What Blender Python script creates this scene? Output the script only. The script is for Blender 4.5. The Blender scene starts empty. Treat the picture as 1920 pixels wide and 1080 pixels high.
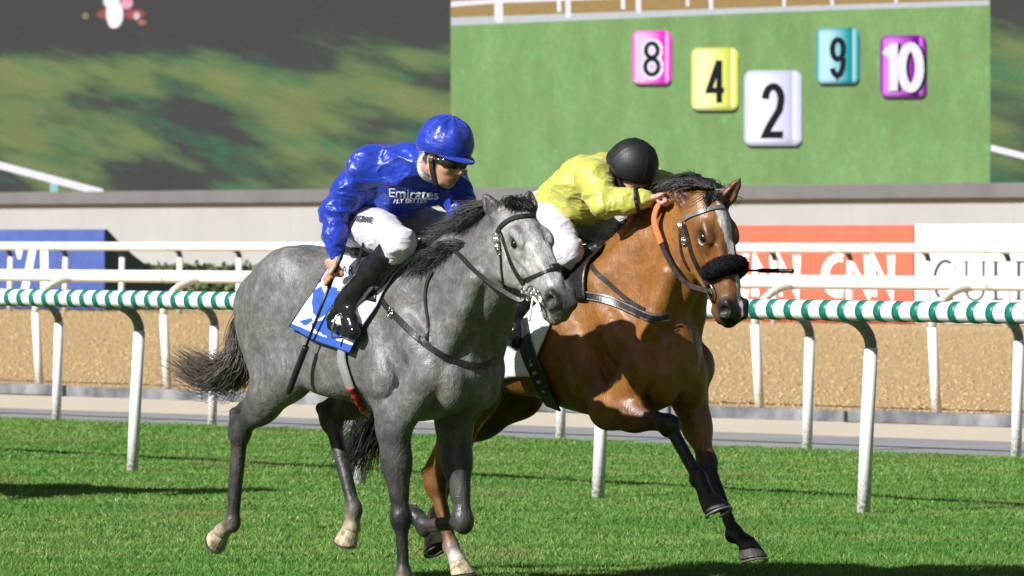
import bpy, math, random
import numpy as np
from mathutils import Vector, Matrix, Euler, noise as mnoise
from mathutils.bvhtree import BVHTree

random.seed(7); rng = np.random.default_rng(7)
scene = bpy.context.scene
COL = scene.collection

# ------------------------------------------------------------------ camera, world, sun, exposure
FPX = 12000.0                      # focal length in pixels of a 1920 px wide frame
CAM_H = 1.62
PITCH = math.atan(99.0 / FPX)
cam_data = bpy.data.cameras.new('camera')
cam_data.sensor_width = 36.0
cam_data.lens = 36.0 * FPX / 1920.0
cam_data.clip_start = 0.5
cam_data.clip_end = 2000.0
cam_data.dof.use_dof = True
cam_data.dof.focus_distance = 28.6
cam_data.dof.aperture_fstop = 12.0
cam = bpy.data.objects.new('camera', cam_data)
COL.objects.link(cam)
cam.location = (0, 0, CAM_H)
cam.rotation_euler = (math.radians(90) - PITCH, 0, 0)
scene.camera = cam

SUN_ELEV = math.radians(34.5)
SUN_TRAVEL = (0.74, 0.673)          # horizontal direction in which the light travels
world = bpy.data.worlds.new('World')
scene.world = world
world.use_nodes = True
wn = world.node_tree.nodes
wl = world.node_tree.links
sky = wn.new('ShaderNodeTexSky')
sky.sky_type = 'NISHITA'
sky.sun_disc = False
sky.sun_elevation = SUN_ELEV
sky.sun_rotation = math.atan2(-SUN_TRAVEL[0], -SUN_TRAVEL[1])
sky.air_density = 1.0
sky.dust_density = 2.0
sky.ozone_density = 1.0
wl.new(sky.outputs['Color'], wn['Background'].inputs['Color'])
wn['Background'].inputs['Strength'].default_value = 0.036

sun_data = bpy.data.lights.new('floodlight_sun', 'SUN')
sun_data.energy = 5.0
sun_data.angle = math.radians(0.5)
sun_data.color = (1.0, 0.99, 0.975)
sun = bpy.data.objects.new('floodlight_sun', sun_data)
COL.objects.link(sun)
_d = Vector((SUN_TRAVEL[0] * math.cos(SUN_ELEV), SUN_TRAVEL[1] * math.cos(SUN_ELEV), -math.sin(SUN_ELEV)))
sun.rotation_euler = _d.to_track_quat('-Z', 'Y').to_euler()

scene.view_settings.view_transform = 'Standard'
scene.view_settings.look = 'None'
scene.view_settings.exposure = 0.55
scene.view_settings.gamma = 1.0
scene.view_settings.use_curve_mapping = False
scene.render.engine = 'CYCLES'
scene.cycles.max_bounces = 6
scene.cycles.use_denoising = True

# ------------------------------------------------------------------ where things stand
_fw = np.array([0, math.cos(PITCH), -math.sin(PITCH)])
_up = np.array([0, math.sin(PITCH), math.cos(PITCH)])
_rt = np.array([1.0, 0, 0])
EYE = np.array([0, 0, CAM_H])

def sight(u, v):
    return _rt * (u - 960) / FPX - _up * (v - 540) / FPX + _fw

def ground_at(u, v, z=0.0):
    d = sight(u, v)
    return EYE + d * ((z - CAM_H) / d[2])

def on_plane(u, v, p0, n):
    d = sight(u, v)
    return EYE + d * (((np.asarray(p0) - EYE) @ n) / (d @ n))

def to_px(p):
    q = np.asarray(p) - EYE
    w = q @ _fw
    return np.array([960 + FPX * (q @ _rt) / w, 540 - FPX * (q @ _up) / w])

def smooth(t, a=0.0, b=1.0):
    t = np.clip((np.asarray(t, dtype=float) - a) / (b - a), 0, 1)
    return t * t * (3 - 2 * t)

def unit(v):
    v = np.asarray(v, dtype=float)
    return v / (np.linalg.norm(v) + 1e-12)

# ------------------------------------------------------------------ materials
def s2l(c):
    return tuple(((x / 255.0) / 12.92 if x / 255.0 <= 0.04045 else ((x / 255.0 + 0.055) / 1.055) ** 2.4) for x in c)

class NT:
    """small helper to write node trees"""
    def __init__(s, mat):
        s.t = mat.node_tree
        s.n = s.t.nodes
        s.l = s.t.links
        s.b = s.n.get('Principled BSDF')
        s.out = s.n.get('Material Output')
    def add(s, kind, **kw):
        nd = s.n.new(kind)
        for k, v in kw.items():
            setattr(nd, k, v)
        return nd
    def put(s, sock, val):
        if isinstance(val, (int, float)):
            sock.default_value = val
        elif isinstance(val, (tuple, list)):
            sock.default_value = tuple(val) + ((1.0,) if len(val) == 3 and len(sock.default_value) == 4 else ())
        else:
            s.l.new(val, sock)
    def math(s, op, a, b=0.0, c=None, clamp=False):
        nd = s.add('ShaderNodeMath', operation=op, use_clamp=clamp)
        s.put(nd.inputs[0], a)
        s.put(nd.inputs[1], b)
        if c is not None:
            s.put(nd.inputs[2], c)
        return nd.outputs[0]
    def mix(s, fac, a, b, mode='MIX'):
        nd = s.add('ShaderNodeMix', data_type='RGBA', blend_type=mode)
        s.put(nd.inputs[0], fac)
        s.put(nd.inputs[6], a)
        s.put(nd.inputs[7], b)
        return nd.outputs[2]
    def coord(s, kind='Object'):
        return s.add('ShaderNodeTexCoord').outputs[kind]
    def mapping(s, vec, scale=(1, 1, 1), rot=(0, 0, 0), loc=(0, 0, 0)):
        nd = s.add('ShaderNodeMapping')
        s.l.new(vec, nd.inputs[0])
        nd.inputs['Scale'].default_value = scale
        nd.inputs['Rotation'].default_value = rot
        nd.inputs['Location'].default_value = loc
        return nd.outputs[0]
    def noise(s, vec, scale, detail=4.0, rough=0.55, out='Fac', dist=0.0):
        nd = s.add('ShaderNodeTexNoise')
        s.l.new(vec, nd.inputs['Vector'])
        nd.inputs['Scale'].default_value = scale
        nd.inputs['Detail'].default_value = detail
        nd.inputs['Roughness'].default_value = rough
        nd.inputs['Distortion'].default_value = dist
        return nd.outputs[out]
    def ramp(s, fac, stops):
        nd = s.add('ShaderNodeValToRGB')
        s.put(nd.inputs[0], fac)
        el = nd.color_ramp.elements
        while len(el) < len(stops):
            el.new(0.5)
        for e, (p, c) in zip(el, stops):
            e.position = p
            e.color = tuple(c) + (1.0,) if len(c) == 3 else c
        return nd.outputs[0]
    def rng(s, v, a, b, c=0.0, d=1.0, smoothstep=False):
        nd = s.add('ShaderNodeMapRange')
        if smoothstep:
            nd.interpolation_type = 'SMOOTHSTEP'
        s.put(nd.inputs['Value'], v)
        for k, x in zip(('From Min', 'From Max', 'To Min', 'To Max'), (a, b, c, d)):
            nd.inputs[k].default_value = x
        return nd.outputs[0]
    def bump(s, h, strength=0.3, dist=0.01):
        nd = s.add('ShaderNodeBump')
        s.l.new(h, nd.inputs['Height'])
        nd.inputs['Strength'].default_value = strength
        nd.inputs['Distance'].default_value = dist
        s.l.new(nd.outputs[0], s.b.inputs['Normal'])
        return nd
    def xyz(s, vec):
        nd = s.add('ShaderNodeSeparateXYZ')
        s.l.new(vec, nd.inputs[0])
        return nd.outputs
    def attr(s, name='Col'):
        return s.add('ShaderNodeAttribute', attribute_name=name).outputs['Color']

def new_mat(name, color=(0.5, 0.5, 0.5), rough=0.6, metal=0.0, spec=0.5):
    m = bpy.data.materials.new(name)
    m.use_nodes = True
    b = m.node_tree.nodes['Principled BSDF']
    b.inputs['Base Color'].default_value = tuple(color) + (1.0,)
    b.inputs['Roughness'].default_value = rough
    b.inputs['Metallic'].default_value = metal
    b.inputs['Specular IOR Level'].default_value = spec
    return m

def simple_mat(name, color, rough=0.6, metal=0.0, var=0.12, scale=18.0, bump=0.0, bscale=60.0, spec=0.5, bdist=0.004):
    m = new_mat(name, color, rough, metal, spec)
    n = NT(m)
    co = n.coord()
    f = n.noise(co, scale, 5)
    lo = tuple(c * (1 - var * 1.6) for c in color)
    hi = tuple(min(1.0, c * (1 + var)) for c in color)
    n.put(n.b.inputs['Base Color'], n.mix(n.rng(f, 0.3, 0.7), lo, hi))
    n.put(n.b.inputs['Roughness'], n.rng(n.noise(co, scale * 2.3, 3), 0.3, 0.7, max(0.02, rough - 0.08), min(1, rough + 0.08)))
    if bump:
        n.bump(n.noise(co, bscale, 4), bump, bdist)
    return m

# ------------------------------------------------------------------ mesh and object helpers
def np_mesh(name, verts, faces, mat=None, cols=None, shade=True):
    """faces: (n,k) array, or a list of lists"""
    me = bpy.data.meshes.new(name)
    verts = np.asarray(verts, dtype=np.float32).reshape(-1, 3)
    if isinstance(faces, np.ndarray):
        nf, k = faces.shape
        me.vertices.add(len(verts))
        me.vertices.foreach_set('co', verts.ravel())
        me.loops.add(nf * k)
        me.loops.foreach_set('vertex_index', faces.astype(np.int32).ravel())
        me.polygons.add(nf)
        me.polygons.foreach_set('loop_start', np.arange(0, nf * k, k, dtype=np.int32))
        me.polygons.foreach_set('loop_total', np.full(nf, k, dtype=np.int32))
        me.update(calc_edges=True)
    else:
        me.from_pydata([tuple(v) for v in verts.tolist()], [], [list(map(int, f)) for f in faces])
        me.update()
    if shade:
        me.polygons.foreach_set('use_smooth', np.ones(len(me.polygons), dtype=bool))
    if cols is not None:
        at = me.color_attributes.new('Col', 'FLOAT_COLOR', 'POINT')
        c4 = np.ones((len(verts), 4), dtype=np.float32)
        c4[:, :3] = cols
        at.data.foreach_set('color', c4.ravel())
    if mat:
        me.materials.append(mat)
    return me

def put(name, me, parent=None, loc=None, rotz=None):
    o = bpy.data.objects.new(name, me)
    COL.objects.link(o)
    if parent:
        o.parent = parent
    if loc is not None:
        o.location = tuple(loc)
    if rotz is not None:
        o.rotation_euler = (0, 0, rotz)
    return o

def tag(o, label=None, cat=None, group=None, kind=None):
    if label:
        o['label'] = label
    if cat:
        o['category'] = cat
    if group:
        o['group'] = group
    if kind:
        o['kind'] = kind
    return o

def empty(name, loc=(0, 0, 0), rotz=0.0, parent=None):
    return put(name, None, parent, loc, rotz)

class MB:
    """collects simple solids into one mesh"""
    def __init__(s):
        s.v = []
        s.f = []
    def box(s, c, size, ax=None, bev=0.0):
        c = np.asarray(c, float)
        ax = np.eye(3) if ax is None else np.asarray(ax, float)
        hx, hy, hz = np.asarray(size, float) / 2
        if bev <= 0:
            b = len(s.v)
            for sx in (-1, 1):
                for sy in (-1, 1):
                    for sz in (-1, 1):
                        s.v.append(c + ax[0] * hx * sx + ax[1] * hy * sy + ax[2] * hz * sz)
            for q in ((0, 1, 3, 2), (4, 6, 7, 5), (0, 4, 5, 1), (2, 3, 7, 6), (0, 2, 6, 4), (1, 5, 7, 3)):
                s.f.append([b + i for i in q])
        else:
            prof = []
            for (sx, sy) in ((1, 1), (-1, 1), (-1, -1), (1, -1)):
                for dx, dy in (((1, 0), (0, 1)) if sx * sy > 0 else ((0, 1), (1, 0))):
                    prof.append((sx * (hx - bev * (1 - dx)), sy * (hy - bev * (1 - dy))))
            rings = [(-hz, bev), (-hz + bev, 0), (hz - bev, 0), (hz, bev)]
            b = len(s.v)
            n = len(prof)
            for z, ins in rings:
                for (x, y) in prof:
                    s.v.append(c + ax[0] * (x - math.copysign(min(ins, abs(x)), x)) + ax[1] * (y - math.copysign(min(ins, abs(y)), y)) + ax[2] * z)
            for r in range(3):
                for i in range(n):
                    j = (i + 1) % n
                    s.f.append([b + r * n + i, b + r * n + j, b + (r + 1) * n + j, b + (r + 1) * n + i])
            s.f.append([b + i for i in range(n)][::-1])
            s.f.append([b + 3 * n + i for i in range(n)])
        return s
    def tube(s, pts, rad, n=10, cap=True, flat=None):
        """round (or flattened: flat=(normal, ratio)) tube along a polyline"""
        pts = [np.asarray(p, float) for p in pts]
        m = len(pts)
        rad = [rad] * m if np.isscalar(rad) else list(rad)
        tan = [unit(pts[min(i + 1, m - 1)] - pts[max(i - 1, 0)]) for i in range(m)]
        up = np.array([0, 0, 1.0]) if abs(tan[0][2]) < 0.9 else np.array([1.0, 0, 0])
        nrm = unit(np.cross(tan[0], up))
        b = len(s.v)
        for i in range(m):
            nrm = unit(nrm - tan[i] * (nrm @ tan[i]))
            bi = np.cross(tan[i], nrm)
            for k in range(n):
                a = 2 * math.pi * k / n
                s.v.append(pts[i] + (nrm * math.cos(a) + bi * math.sin(a)) * rad[i])
        for i in range(m - 1):
            for k in range(n):
                j = (k + 1) % n
                s.f.append([b + i * n + k, b + i * n + j, b + (i + 1) * n + j, b + (i + 1) * n + k])
        if cap:
            s.f.append([b + k for k in range(n)][::-1])
            s.f.append([b + (m - 1) * n + k for k in range(n)])
        return s
    def ribbon(s, pts, nrms, width, th):
        """flat band with thickness, lying with normals nrms"""
        pts = [np.asarray(p, float) for p in pts]
        m = len(pts)
        width = [width] * m if np.isscalar(width) else width
        b = len(s.v)
        for i in range(m):
            t = unit(pts[min(i + 1, m - 1)] - pts[max(i - 1, 0)])
            nn = unit(np.asarray(nrms[i]) - t * (np.asarray(nrms[i]) @ t))
            sd = np.cross(t, nn)
            w = width[i] / 2
            for (a, h) in ((-1, 0), (-0.85, 1), (0.85, 1), (1, 0)):
                s.v.append(pts[i] + sd * a * w + nn * h * th)
        for i in range(m - 1):
            for k in range(4):
                j = (k + 1) % 4
                s.f.append([b + i * 4 + k, b + i * 4 + j, b + (i + 1) * 4 + j, b + (i + 1) * 4 + k])
        s.f.append([b, b + 1, b + 2, b + 3][::-1])
        s.f.append([b + (m - 1) * 4 + k for k in range(4)])
        return s
    def prism(s, poly, z0, z1, o, ex, ey, ez):
        """polygon in (ex,ey), extruded along ez from z0 to z1"""
        o, ex, ey, ez = (np.asarray(q, float) for q in (o, ex, ey, ez))
        b = len(s.v)
        n = len(poly)
        for z in (z0, z1):
            for (x, y) in poly:
                s.v.append(o + ex * x + ey * y + ez * z)
        s.f.append([b + i for i in range(n)][::-1])
        s.f.append([b + n + i for i in range(n)])
        for i in range(n):
            j = (i + 1) % n
            s.f.append([b + i, b + j, b + n + j, b + n + i])
        return s
    def mesh(s, name, mat, shade=False):
        return np_mesh(name, np.array(s.v), s.f, mat, shade=shade)
    def build(s, name, mat, parent=None, shade=False):
        return put(name, s.mesh(name, mat, shade), parent)

def catmull(pts, n):
    pts = [np.asarray(p, float) for p in pts]
    P = [2 * pts[0] - pts[1]] + pts + [2 * pts[-1] - pts[-2]]
    out = []
    segs = len(pts) - 1
    for i in range(n):
        t = i / (n - 1) * segs
        k = min(int(t), segs - 1)
        u = t - k
        p0, p1, p2, p3 = P[k:k + 4]
        out.append(0.5 * ((2 * p1) + (p2 - p0) * u + (2 * p0 - 5 * p1 + 4 * p2 - p3) * u * u + (3 * p1 - p0 - 3 * p2 + p3) * u ** 3))
    return out

# ------------------------------------------------------------------ soft-body modeller: blended solids turned into one continuous skin
class Flesh:
    def __init__(s):
        s.ops = []
    def cone(s, a, b, ra, rb, k=0.03, col=None, w=None, q=1.0, sub=False, cw=1.0):
        s.ops.append(dict(t='c', a=np.asarray(a, float), b=np.asarray(b, float), ra=ra, rb=rb, k=k, col=col, w=None if w is None else unit(w), q=q, sub=sub, cw=cw))
        return s
    def chain(s, pts, rads, k=0.03, col=None, w=None, q=1.0, sub=False):
        for i in range(len(pts) - 1):
            s.cone(pts[i], pts[i + 1], rads[i], rads[i + 1], k, col, w, q, sub)
        return s
    def ell(s, c, r, ax=None, k=0.03, col=None, sub=False, cw=1.0):
        s.ops.append(dict(t='e', c=np.asarray(c, float), r=np.asarray(r, float) * np.ones(3), ax=np.eye(3) if ax is None else np.asarray(ax, float), k=k, col=col, sub=sub, cw=cw))
        return s
    def loft(s, st, k=0.05, col=None, p=2.0):
        """st rows: x, zc, half width, half height"""
        s.ops.append(dict(t='l', st=np.asarray(st, float), k=k, col=col, sub=False, p=p, cw=1.0))
        return s
    @staticmethod
    def bounds(o):
        if o['t'] == 'c':
            m = max(o['ra'], o['rb']) * max(1.0, o['q'])
            return np.minimum(o['a'], o['b']) - m, np.maximum(o['a'], o['b']) + m
        if o['t'] == 'e':
            m = o['r'].max()
            return o['c'] - m, o['c'] + m
        st = o['st']
        return (np.array([st[0, 0], -st[:, 2].max(), (st[:, 1] - st[:, 3]).min()]), np.array([st[-1, 0], st[:, 2].max(), (st[:, 1] + st[:, 3]).max()]))
    @staticmethod
    def dist(o, x, y, z):
        if o['t'] == 'c':
            a, b = o['a'], o['b']
            d = b - a
            L = d @ d + 1e-12
            px, py, pz = x - a[0], y - a[1], z - a[2]
            t = np.clip((px * d[0] + py * d[1] + pz * d[2]) / L, 0, 1)
            ex, ey, ez = px - t * d[0], py - t * d[1], pz - t * d[2]
            e2 = ex * ex + ey * ey + ez * ez
            if o['w'] is not None:
                w = o['w']
                ew = ex * w[0] + ey * w[1] + ez * w[2]
                e2 = e2 - ew * ew + (ew / o['q']) ** 2
            r = o['ra'] + (o['rb'] - o['ra']) * t
            return (np.sqrt(np.maximum(e2, 0)) - r) * min(1.0, o['q'])
        if o['t'] == 'e':
            px, py, pz = x - o['c'][0], y - o['c'][1], z - o['c'][2]
            A, r = o['ax'], o['r']
            s0 = (px * A[0, 0] + py * A[0, 1] + pz * A[0, 2]) / r[0]
            s1 = (px * A[1, 0] + py * A[1, 1] + pz * A[1, 2]) / r[1]
            s2 = (px * A[2, 0] + py * A[2, 1] + pz * A[2, 2]) / r[2]
            q = np.sqrt(s0 * s0 + s1 * s1 + s2 * s2)
            g = np.sqrt((s0 / r[0]) ** 2 + (s1 / r[1]) ** 2 + (s2 / r[2]) ** 2) + 1e-9
            return np.where(q < 0.3, (q - 1) * r.min(), q * (q - 1) / g)
        st = o['st']
        zc = np.interp(x, st[:, 0], st[:, 1])
        ry = np.interp(x, st[:, 0], st[:, 2])
        rz = np.interp(x, st[:, 0], st[:, 3])
        p = o['p']
        q = (np.abs(y / ry) ** p + np.abs((z - zc) / rz) ** p) ** (1 / p)
        d = (q - 1) * np.minimum(ry, rz)
        ends = np.maximum(st[0, 0] - x, x - st[-1, 0])
        return np.maximum(d, ends)
    def grow(s, h=0.008, pad=0.03):
        lo = np.min([s.bounds(o)[0] for o in s.ops if not o['sub']], axis=0) - pad
        hi = np.max([s.bounds(o)[1] for o in s.ops if not o['sub']], axis=0) + pad
        n = np.ceil((hi - lo) / h).astype(int) + 1
        gx, gy, gz = [(lo[i] + h * np.arange(n[i])).astype(np.float32) for i in range(3)]
        F = np.full(n, 0.5, dtype=np.float32)
        for o in s.ops:
            bl, bh = s.bounds(o)
            mg = o['k'] + 2.5 * h
            i0 = np.clip(np.floor((bl - mg - lo) / h).astype(int), 0, n - 1)
            i1 = np.clip(np.ceil((bh + mg - lo) / h).astype(int) + 1, 1, n)
            sl = tuple(slice(i0[i], i1[i]) for i in range(3))
            x = gx[sl[0]][:, None, None]
            y = gy[sl[1]][None, :, None]
            z = gz[sl[2]][None, None, :]
            d = s.dist(o, x, y, z).astype(np.float32)
            f = F[sl]
            k = o['k']
            if o['sub']:
                d = -d
                hh = np.maximum(k - np.abs(f - d), 0) / k
                F[sl] = np.maximum(f, d) + hh * hh * k * 0.25
            else:
                hh = np.maximum(k - np.abs(f - d), 0) / k
                F[sl] = np.minimum(f, d) - hh * hh * k * 0.25
        return surface_nets(F, lo, h)
    def colour(s, V, base, tau=0.012):
        W = np.full(len(V), 1e-5)
        Cc = np.tile(np.asarray(base, float), (len(V), 1)) * 1e-5
        x, y, z = V[:, 0], V[:, 1], V[:, 2]
        for o in s.ops:
            if o['col'] is None:
                continue
            d = s.dist(o, x, y, z)
            w = np.exp(-np.clip(d, -0.02, 0.3) / tau) * o['cw']
            if o['sub']:
                w = np.exp(-np.clip(np.abs(d), 0, 0.3) / tau) * o['cw'] * 4
            W += w
            Cc += w[:, None] * np.asarray(o['col'], float)
        return Cc / W[:, None]

def surface_nets(F, lo, h):
    neg = F < 0
    n = np.array(F.shape)
    c = np.zeros(n - 1, dtype=np.int8)
    offs = [(i, j, k) for i in (0, 1) for j in (0, 1) for k in (0, 1)]
    for (i, j, k) in offs:
        c += neg[i:n[0] - 1 + i, j:n[1] - 1 + j, k:n[2] - 1 + k]
    ids = np.argwhere((c > 0) & (c < 8))
    N = len(ids)
    idx = np.full(n - 1, -1, dtype=np.int32)
    idx[ids[:, 0], ids[:, 1], ids[:, 2]] = np.arange(N)
    vals = np.stack([F[ids[:, 0] + i, ids[:, 1] + j, ids[:, 2] + k] for (i, j, k) in offs], axis=1)
    P = np.zeros((N, 3))
    cnt = np.zeros(N)
    O = np.array(offs, float)
    for a in range(8):
        for b in range(a + 1, 8):
            if np.abs(O[a] - O[b]).sum() != 1:
                continue
            va, vb = vals[:, a], vals[:, b]
            m = (va < 0) != (vb < 0)
            t = np.where(m, va / np.where(m, va - vb, 1), 0)
            P += np.where(m[:, None], O[a] + (O[b] - O[a]) * t[:, None], 0)
            cnt += m
    P = (P / cnt[:, None] + ids) * h + lo
    quads = []
    for ax in range(3):
        u, v = (ax + 1) % 3, (ax + 2) % 3
        s0 = [slice(None)] * 3
        s1 = [slice(None)] * 3
        s0[ax] = slice(0, n[ax] - 1)
        s1[ax] = slice(1, n[ax])
        A, B = neg[tuple(s0)], neg[tuple(s1)]
        e = np.argwhere(A != B)
        e = e[(e[:, u] > 0) & (e[:, v] > 0) & (e[:, u] < n[u] - 1) & (e[:, v] < n[v] - 1)]
        q = []
        for du, dv in ((-1, -1), (0, -1), (0, 0), (-1, 0)):
            f = e.copy()
            f[:, u] += du
            f[:, v] += dv
            q.append(idx[f[:, 0], f[:, 1], f[:, 2]])
        q = np.stack(q, axis=1)
        flip = ~A[e[:, 0], e[:, 1], e[:, 2]]
        q[flip] = q[flip][:, ::-1]
        quads.append(q)
    Q = np.concatenate(quads)
    Q = Q[(Q >= 0).all(axis=1)]
    return P, Q

def relax(V, Q, it=1, lam=0.5):
    E = np.concatenate([Q[:, [0, 1]], Q[:, [1, 2]], Q[:, [2, 3]], Q[:, [3, 0]]])
    for _ in range(it):
        S = np.zeros_like(V)
        C = np.zeros(len(V))
        for a, b in ((0, 1), (1, 0)):
            np.add.at(S, E[:, a], V[E[:, b]])
            np.add.at(C, E[:, a], 1)
        V = V + lam * (S / np.maximum(C, 1)[:, None] - V)
    return V

def normals(V, Q):
    fn = np.cross(V[Q[:, 2]] - V[Q[:, 0]], V[Q[:, 3]] - V[Q[:, 1]])
    N = np.zeros_like(V)
    for i in range(4):
        np.add.at(N, Q[:, i], fn)
    return N / (np.linalg.norm(N, axis=1, keepdims=True) + 1e-12)

_perm = np.random.default_rng(11).permutation(256)
_perm = np.concatenate([_perm, _perm, _perm])
_grad = np.random.default_rng(12).standard_normal((256, 3))
_grad /= np.linalg.norm(_grad, axis=1, keepdims=True)

def nz(V, scale, seed=0.0):
    """gradient noise, about -1..1, at the points V"""
    sc = np.asarray(scale, float) * np.ones(3)
    P = np.asarray(V) * sc + np.array([seed, -seed, 2 * seed]) + 100.0
    I = np.floor(P).astype(int)
    f = P - I
    I &= 255
    u = f * f * f * (f * (f * 6 - 15) + 10)
    out = 0.0
    for dx in (0, 1):
        for dy in (0, 1):
            for dz in (0, 1):
                h = _perm[_perm[_perm[I[:, 0] + dx] + I[:, 1] + dy] + I[:, 2] + dz]
                d = np.sum(_grad[h] * (f - np.array([dx, dy, dz])), axis=1)
                w = (u[:, 0] if dx else 1 - u[:, 0]) * (u[:, 1] if dy else 1 - u[:, 1]) * (u[:, 2] if dz else 1 - u[:, 2])
                out = out + w * d
    return out * 1.6

def bvh_of(V, Q):
    return BVHTree.FromPolygons([tuple(p) for p in V.tolist()], [tuple(q) for q in Q.tolist()])

class Frame:
    """a local frame standing on the ground: x ahead, y to its left, z up"""
    def __init__(s, theta, origin):
        t = math.radians(theta)
        s.th = -t
        s.F = np.array([math.cos(t), -math.sin(t), 0])
        s.L = np.array([math.sin(t), math.cos(t), 0])
        s.O = np.asarray(origin, float)
        s.R = np.stack([s.F, s.L, np.array([0, 0, 1.0])])
    def at(s, u, v, y):
        d = sight(u, v)
        t = (y - (EYE - s.O) @ s.L) / (d @ s.L)
        return s.R @ (EYE + d * t - s.O)
    def loc(s, p):
        return s.R @ (np.asarray(p) - s.O)
    def world(s, p):
        return s.O + s.R.T @ np.asarray(p)
    def px(s, p):
        return to_px(s.world(p))
    def hit(s, bvh, u, v, off=0.0):
        o = s.R @ (EYE - s.O)
        d = s.R @ sight(u, v)
        loc, n, i, ds = bvh.ray_cast(Vector(o), Vector(unit(d)))
        if loc is None:
            return None, None
        n = np.array(n)
        if n @ d > 0:
            n = -n
        return np.array(loc) + n * off, n

def snug(bvh, p, off, reach=0.3):
    loc, n, i, ds = bvh.find_nearest(Vector(p), reach)
    if loc is None:
        return np.asarray(p, float), np.array([0, 0, 1.0])
    n = np.array(n)
    return np.array(loc) + n * off, n

# ================================================================== THE SETTING
RD = unit(np.array([0.615, -0.789, 0.0]))      # direction in which the track, the rails and the screen run
RN = np.array([0.789, 0.615, 0.0])             # across it, away from the camera
UPV = np.array([0, 0, 1.0])

def along(p, a, b=0.0, z=0.0):
    return np.asarray(p) + RD * a + RN * b + UPV * z

# --- materials of the ground
def m_turf():
    m = new_mat('turf_soil', (0.06, 0.1, 0.02), 0.95, spec=0.1)
    n = NT(m)
    co = n.coord()
    a = n.noise(co, 3.0, 5, 0.7)
    n.put(n.b.inputs['Base Color'], n.ramp(a, [(0.3, (0.055, 0.115, 0.018)), (0.7, (0.105, 0.185, 0.034))]))
    n.bump(n.noise(co, 40, 4), 0.6, 0.03)
    return m

def m_sand(name, lo, hi, sc, dark, bstr, lumps=0.0):
    m = new_mat(name, hi, 0.95, spec=0.1)
    n = NT(m)
    co = n.coord()
    a = n.noise(co, sc, 8, 0.7)
    b = n.noise(co, 0.35, 3)
    fleck = n.rng(n.noise(co, sc * 1.9, 3, 0.6), 0.62, 0.70)
    c = n.mix(n.rng(a, 0.3, 0.7), lo, hi)
    c = n.mix(n.math('MULTIPLY', n.rng(b, 0.35, 0.65), 0.25), c, hi)
    c = n.mix(n.math('MULTIPLY', fleck, 0.75), c, dark)
    n.put(n.b.inputs['Base Color'], c)
    n.bump(a, bstr, 0.05)
    return m

def m_asphalt():
    m = new_mat('asphalt', (0.2, 0.2, 0.21), 0.9)
    n = NT(m)
    co = n.coord()
    a = n.noise(co, 60, 6, 0.7)
    b = n.noise(n.mapping(co, (0.25, 1.4, 1), (0, 0, 0.9)), 1.2, 5)
    c = n.mix(n.rng(a, 0.3, 0.7), (0.20, 0.20, 0.21), (0.285, 0.283, 0.29))
    n.put(n.b.inputs['Base Color'], n.mix(n.rng(b, 0.5, 0.75), c, (0.32, 0.30, 0.27)))
    n.bump(a, 0.3, 0.01)
    return m

M_TURF = m_turf()
M_DIRT = m_sand('dirt_track', (0.39, 0.265, 0.130), (0.50, 0.350, 0.180), 5.0, (0.29, 0.19, 0.09), 0.6)
M_SAND = m_sand('pale_sand', (0.50, 0.43, 0.33), (0.60, 0.53, 0.42), 9.0, (0.42, 0.36, 0.26), 0.25)
M_ASPH = m_asphalt()

def sheet(name, near, far, a0, a1, mat, z, kind='structure'):
    """strip between two lines that run along the track; near/far are (point, direction) pairs"""
    n = 60
    V, Fc = [], []
    for i in range(n + 1):
        a = a0 + (a1 - a0) * i / n
        for (p, d) in (near, far):
            q = np.asarray(p) + d * a
            V.append((q[0], q[1], z))
    for i in range(n):
        Fc.append([2 * i, 2 * i + 2, 2 * i + 3, 2 * i + 1])
    o = put(name, np_mesh(name, V, Fc, mat, shade=False))
    return tag(o, kind=kind)

def line(pa, pb):
    a, b = ground_at(*pa), ground_at(*pb)
    return (a, unit(b - a))

L_grass = line((0, 786), (1920, 862))
L_asph = line((0, 763), (1920, 827))
L_beige = line((0, 737), (1920, 800))
L_kerb = line((0, 731), (1920, 794))
CENTRE = L_grass[0]

# great base sheet to the horizon, then the strips on top of it
big = [(-900, -300), (1200, -300), (1200, 1500), (-900, 1500)]
tag(put('ground', np_mesh('ground', [(x, y, -0.06) for x, y in big], [[0, 1, 2, 3]], M_DIRT, shade=False)), kind='structure')
far_dirt = (along(L_kerb[0], 0, 62), L_kerb[1])
sheet('dirt_track', L_kerb, far_dirt, -160, 200, M_DIRT, -0.02)
sheet('sand_strip', L_asph, L_beige, -120, 120, M_SAND, -0.012)
sheet('asphalt_path', L_grass, L_asph, -120, 120, M_ASPH, -0.008)
near_turf = (along(L_grass[0], 0, -60), L_grass[1])
sheet('turf', near_turf, L_grass, -120, 120, M_TURF, 0.0)

# --- grass blades (nobody could count them)
def m_grass():
    m = new_mat('grass_blades', (0.1, 0.2, 0.03), 0.55, spec=0.25)
    n = NT(m)
    co = n.coord()
    c = n.attr('Col')
    patch = n.noise(co, 1.1, 4, 0.6)
    mow = n.noise(n.mapping(co, (0.22, 1.6, 1), (0, 0, 0.91)), 1.0, 3)
    c = n.mix(n.rng(patch, 0.42, 0.72, 0, 0.5), c, (0.225, 0.31, 0.075))
    c = n.mix(n.rng(mow, 0.47, 0.60, 0, 0.75), c, (0.075, 0.215, 0.028))
    n.put(n.b.inputs['Base Color'], c)
    t = n.add('ShaderNodeBsdfTranslucent')
    n.l.new(c, t.inputs[0])
    mx = n.add('ShaderNodeMixShader')
    mx.inputs[0].default_value = 0.12
    n.l.new(n.b.outputs[0], mx.inputs[1])
    n.l.new(t.outputs[0], mx.inputs[2])
    n.l.new(mx.outputs[0], n.out.inputs[0])
    return m

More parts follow.
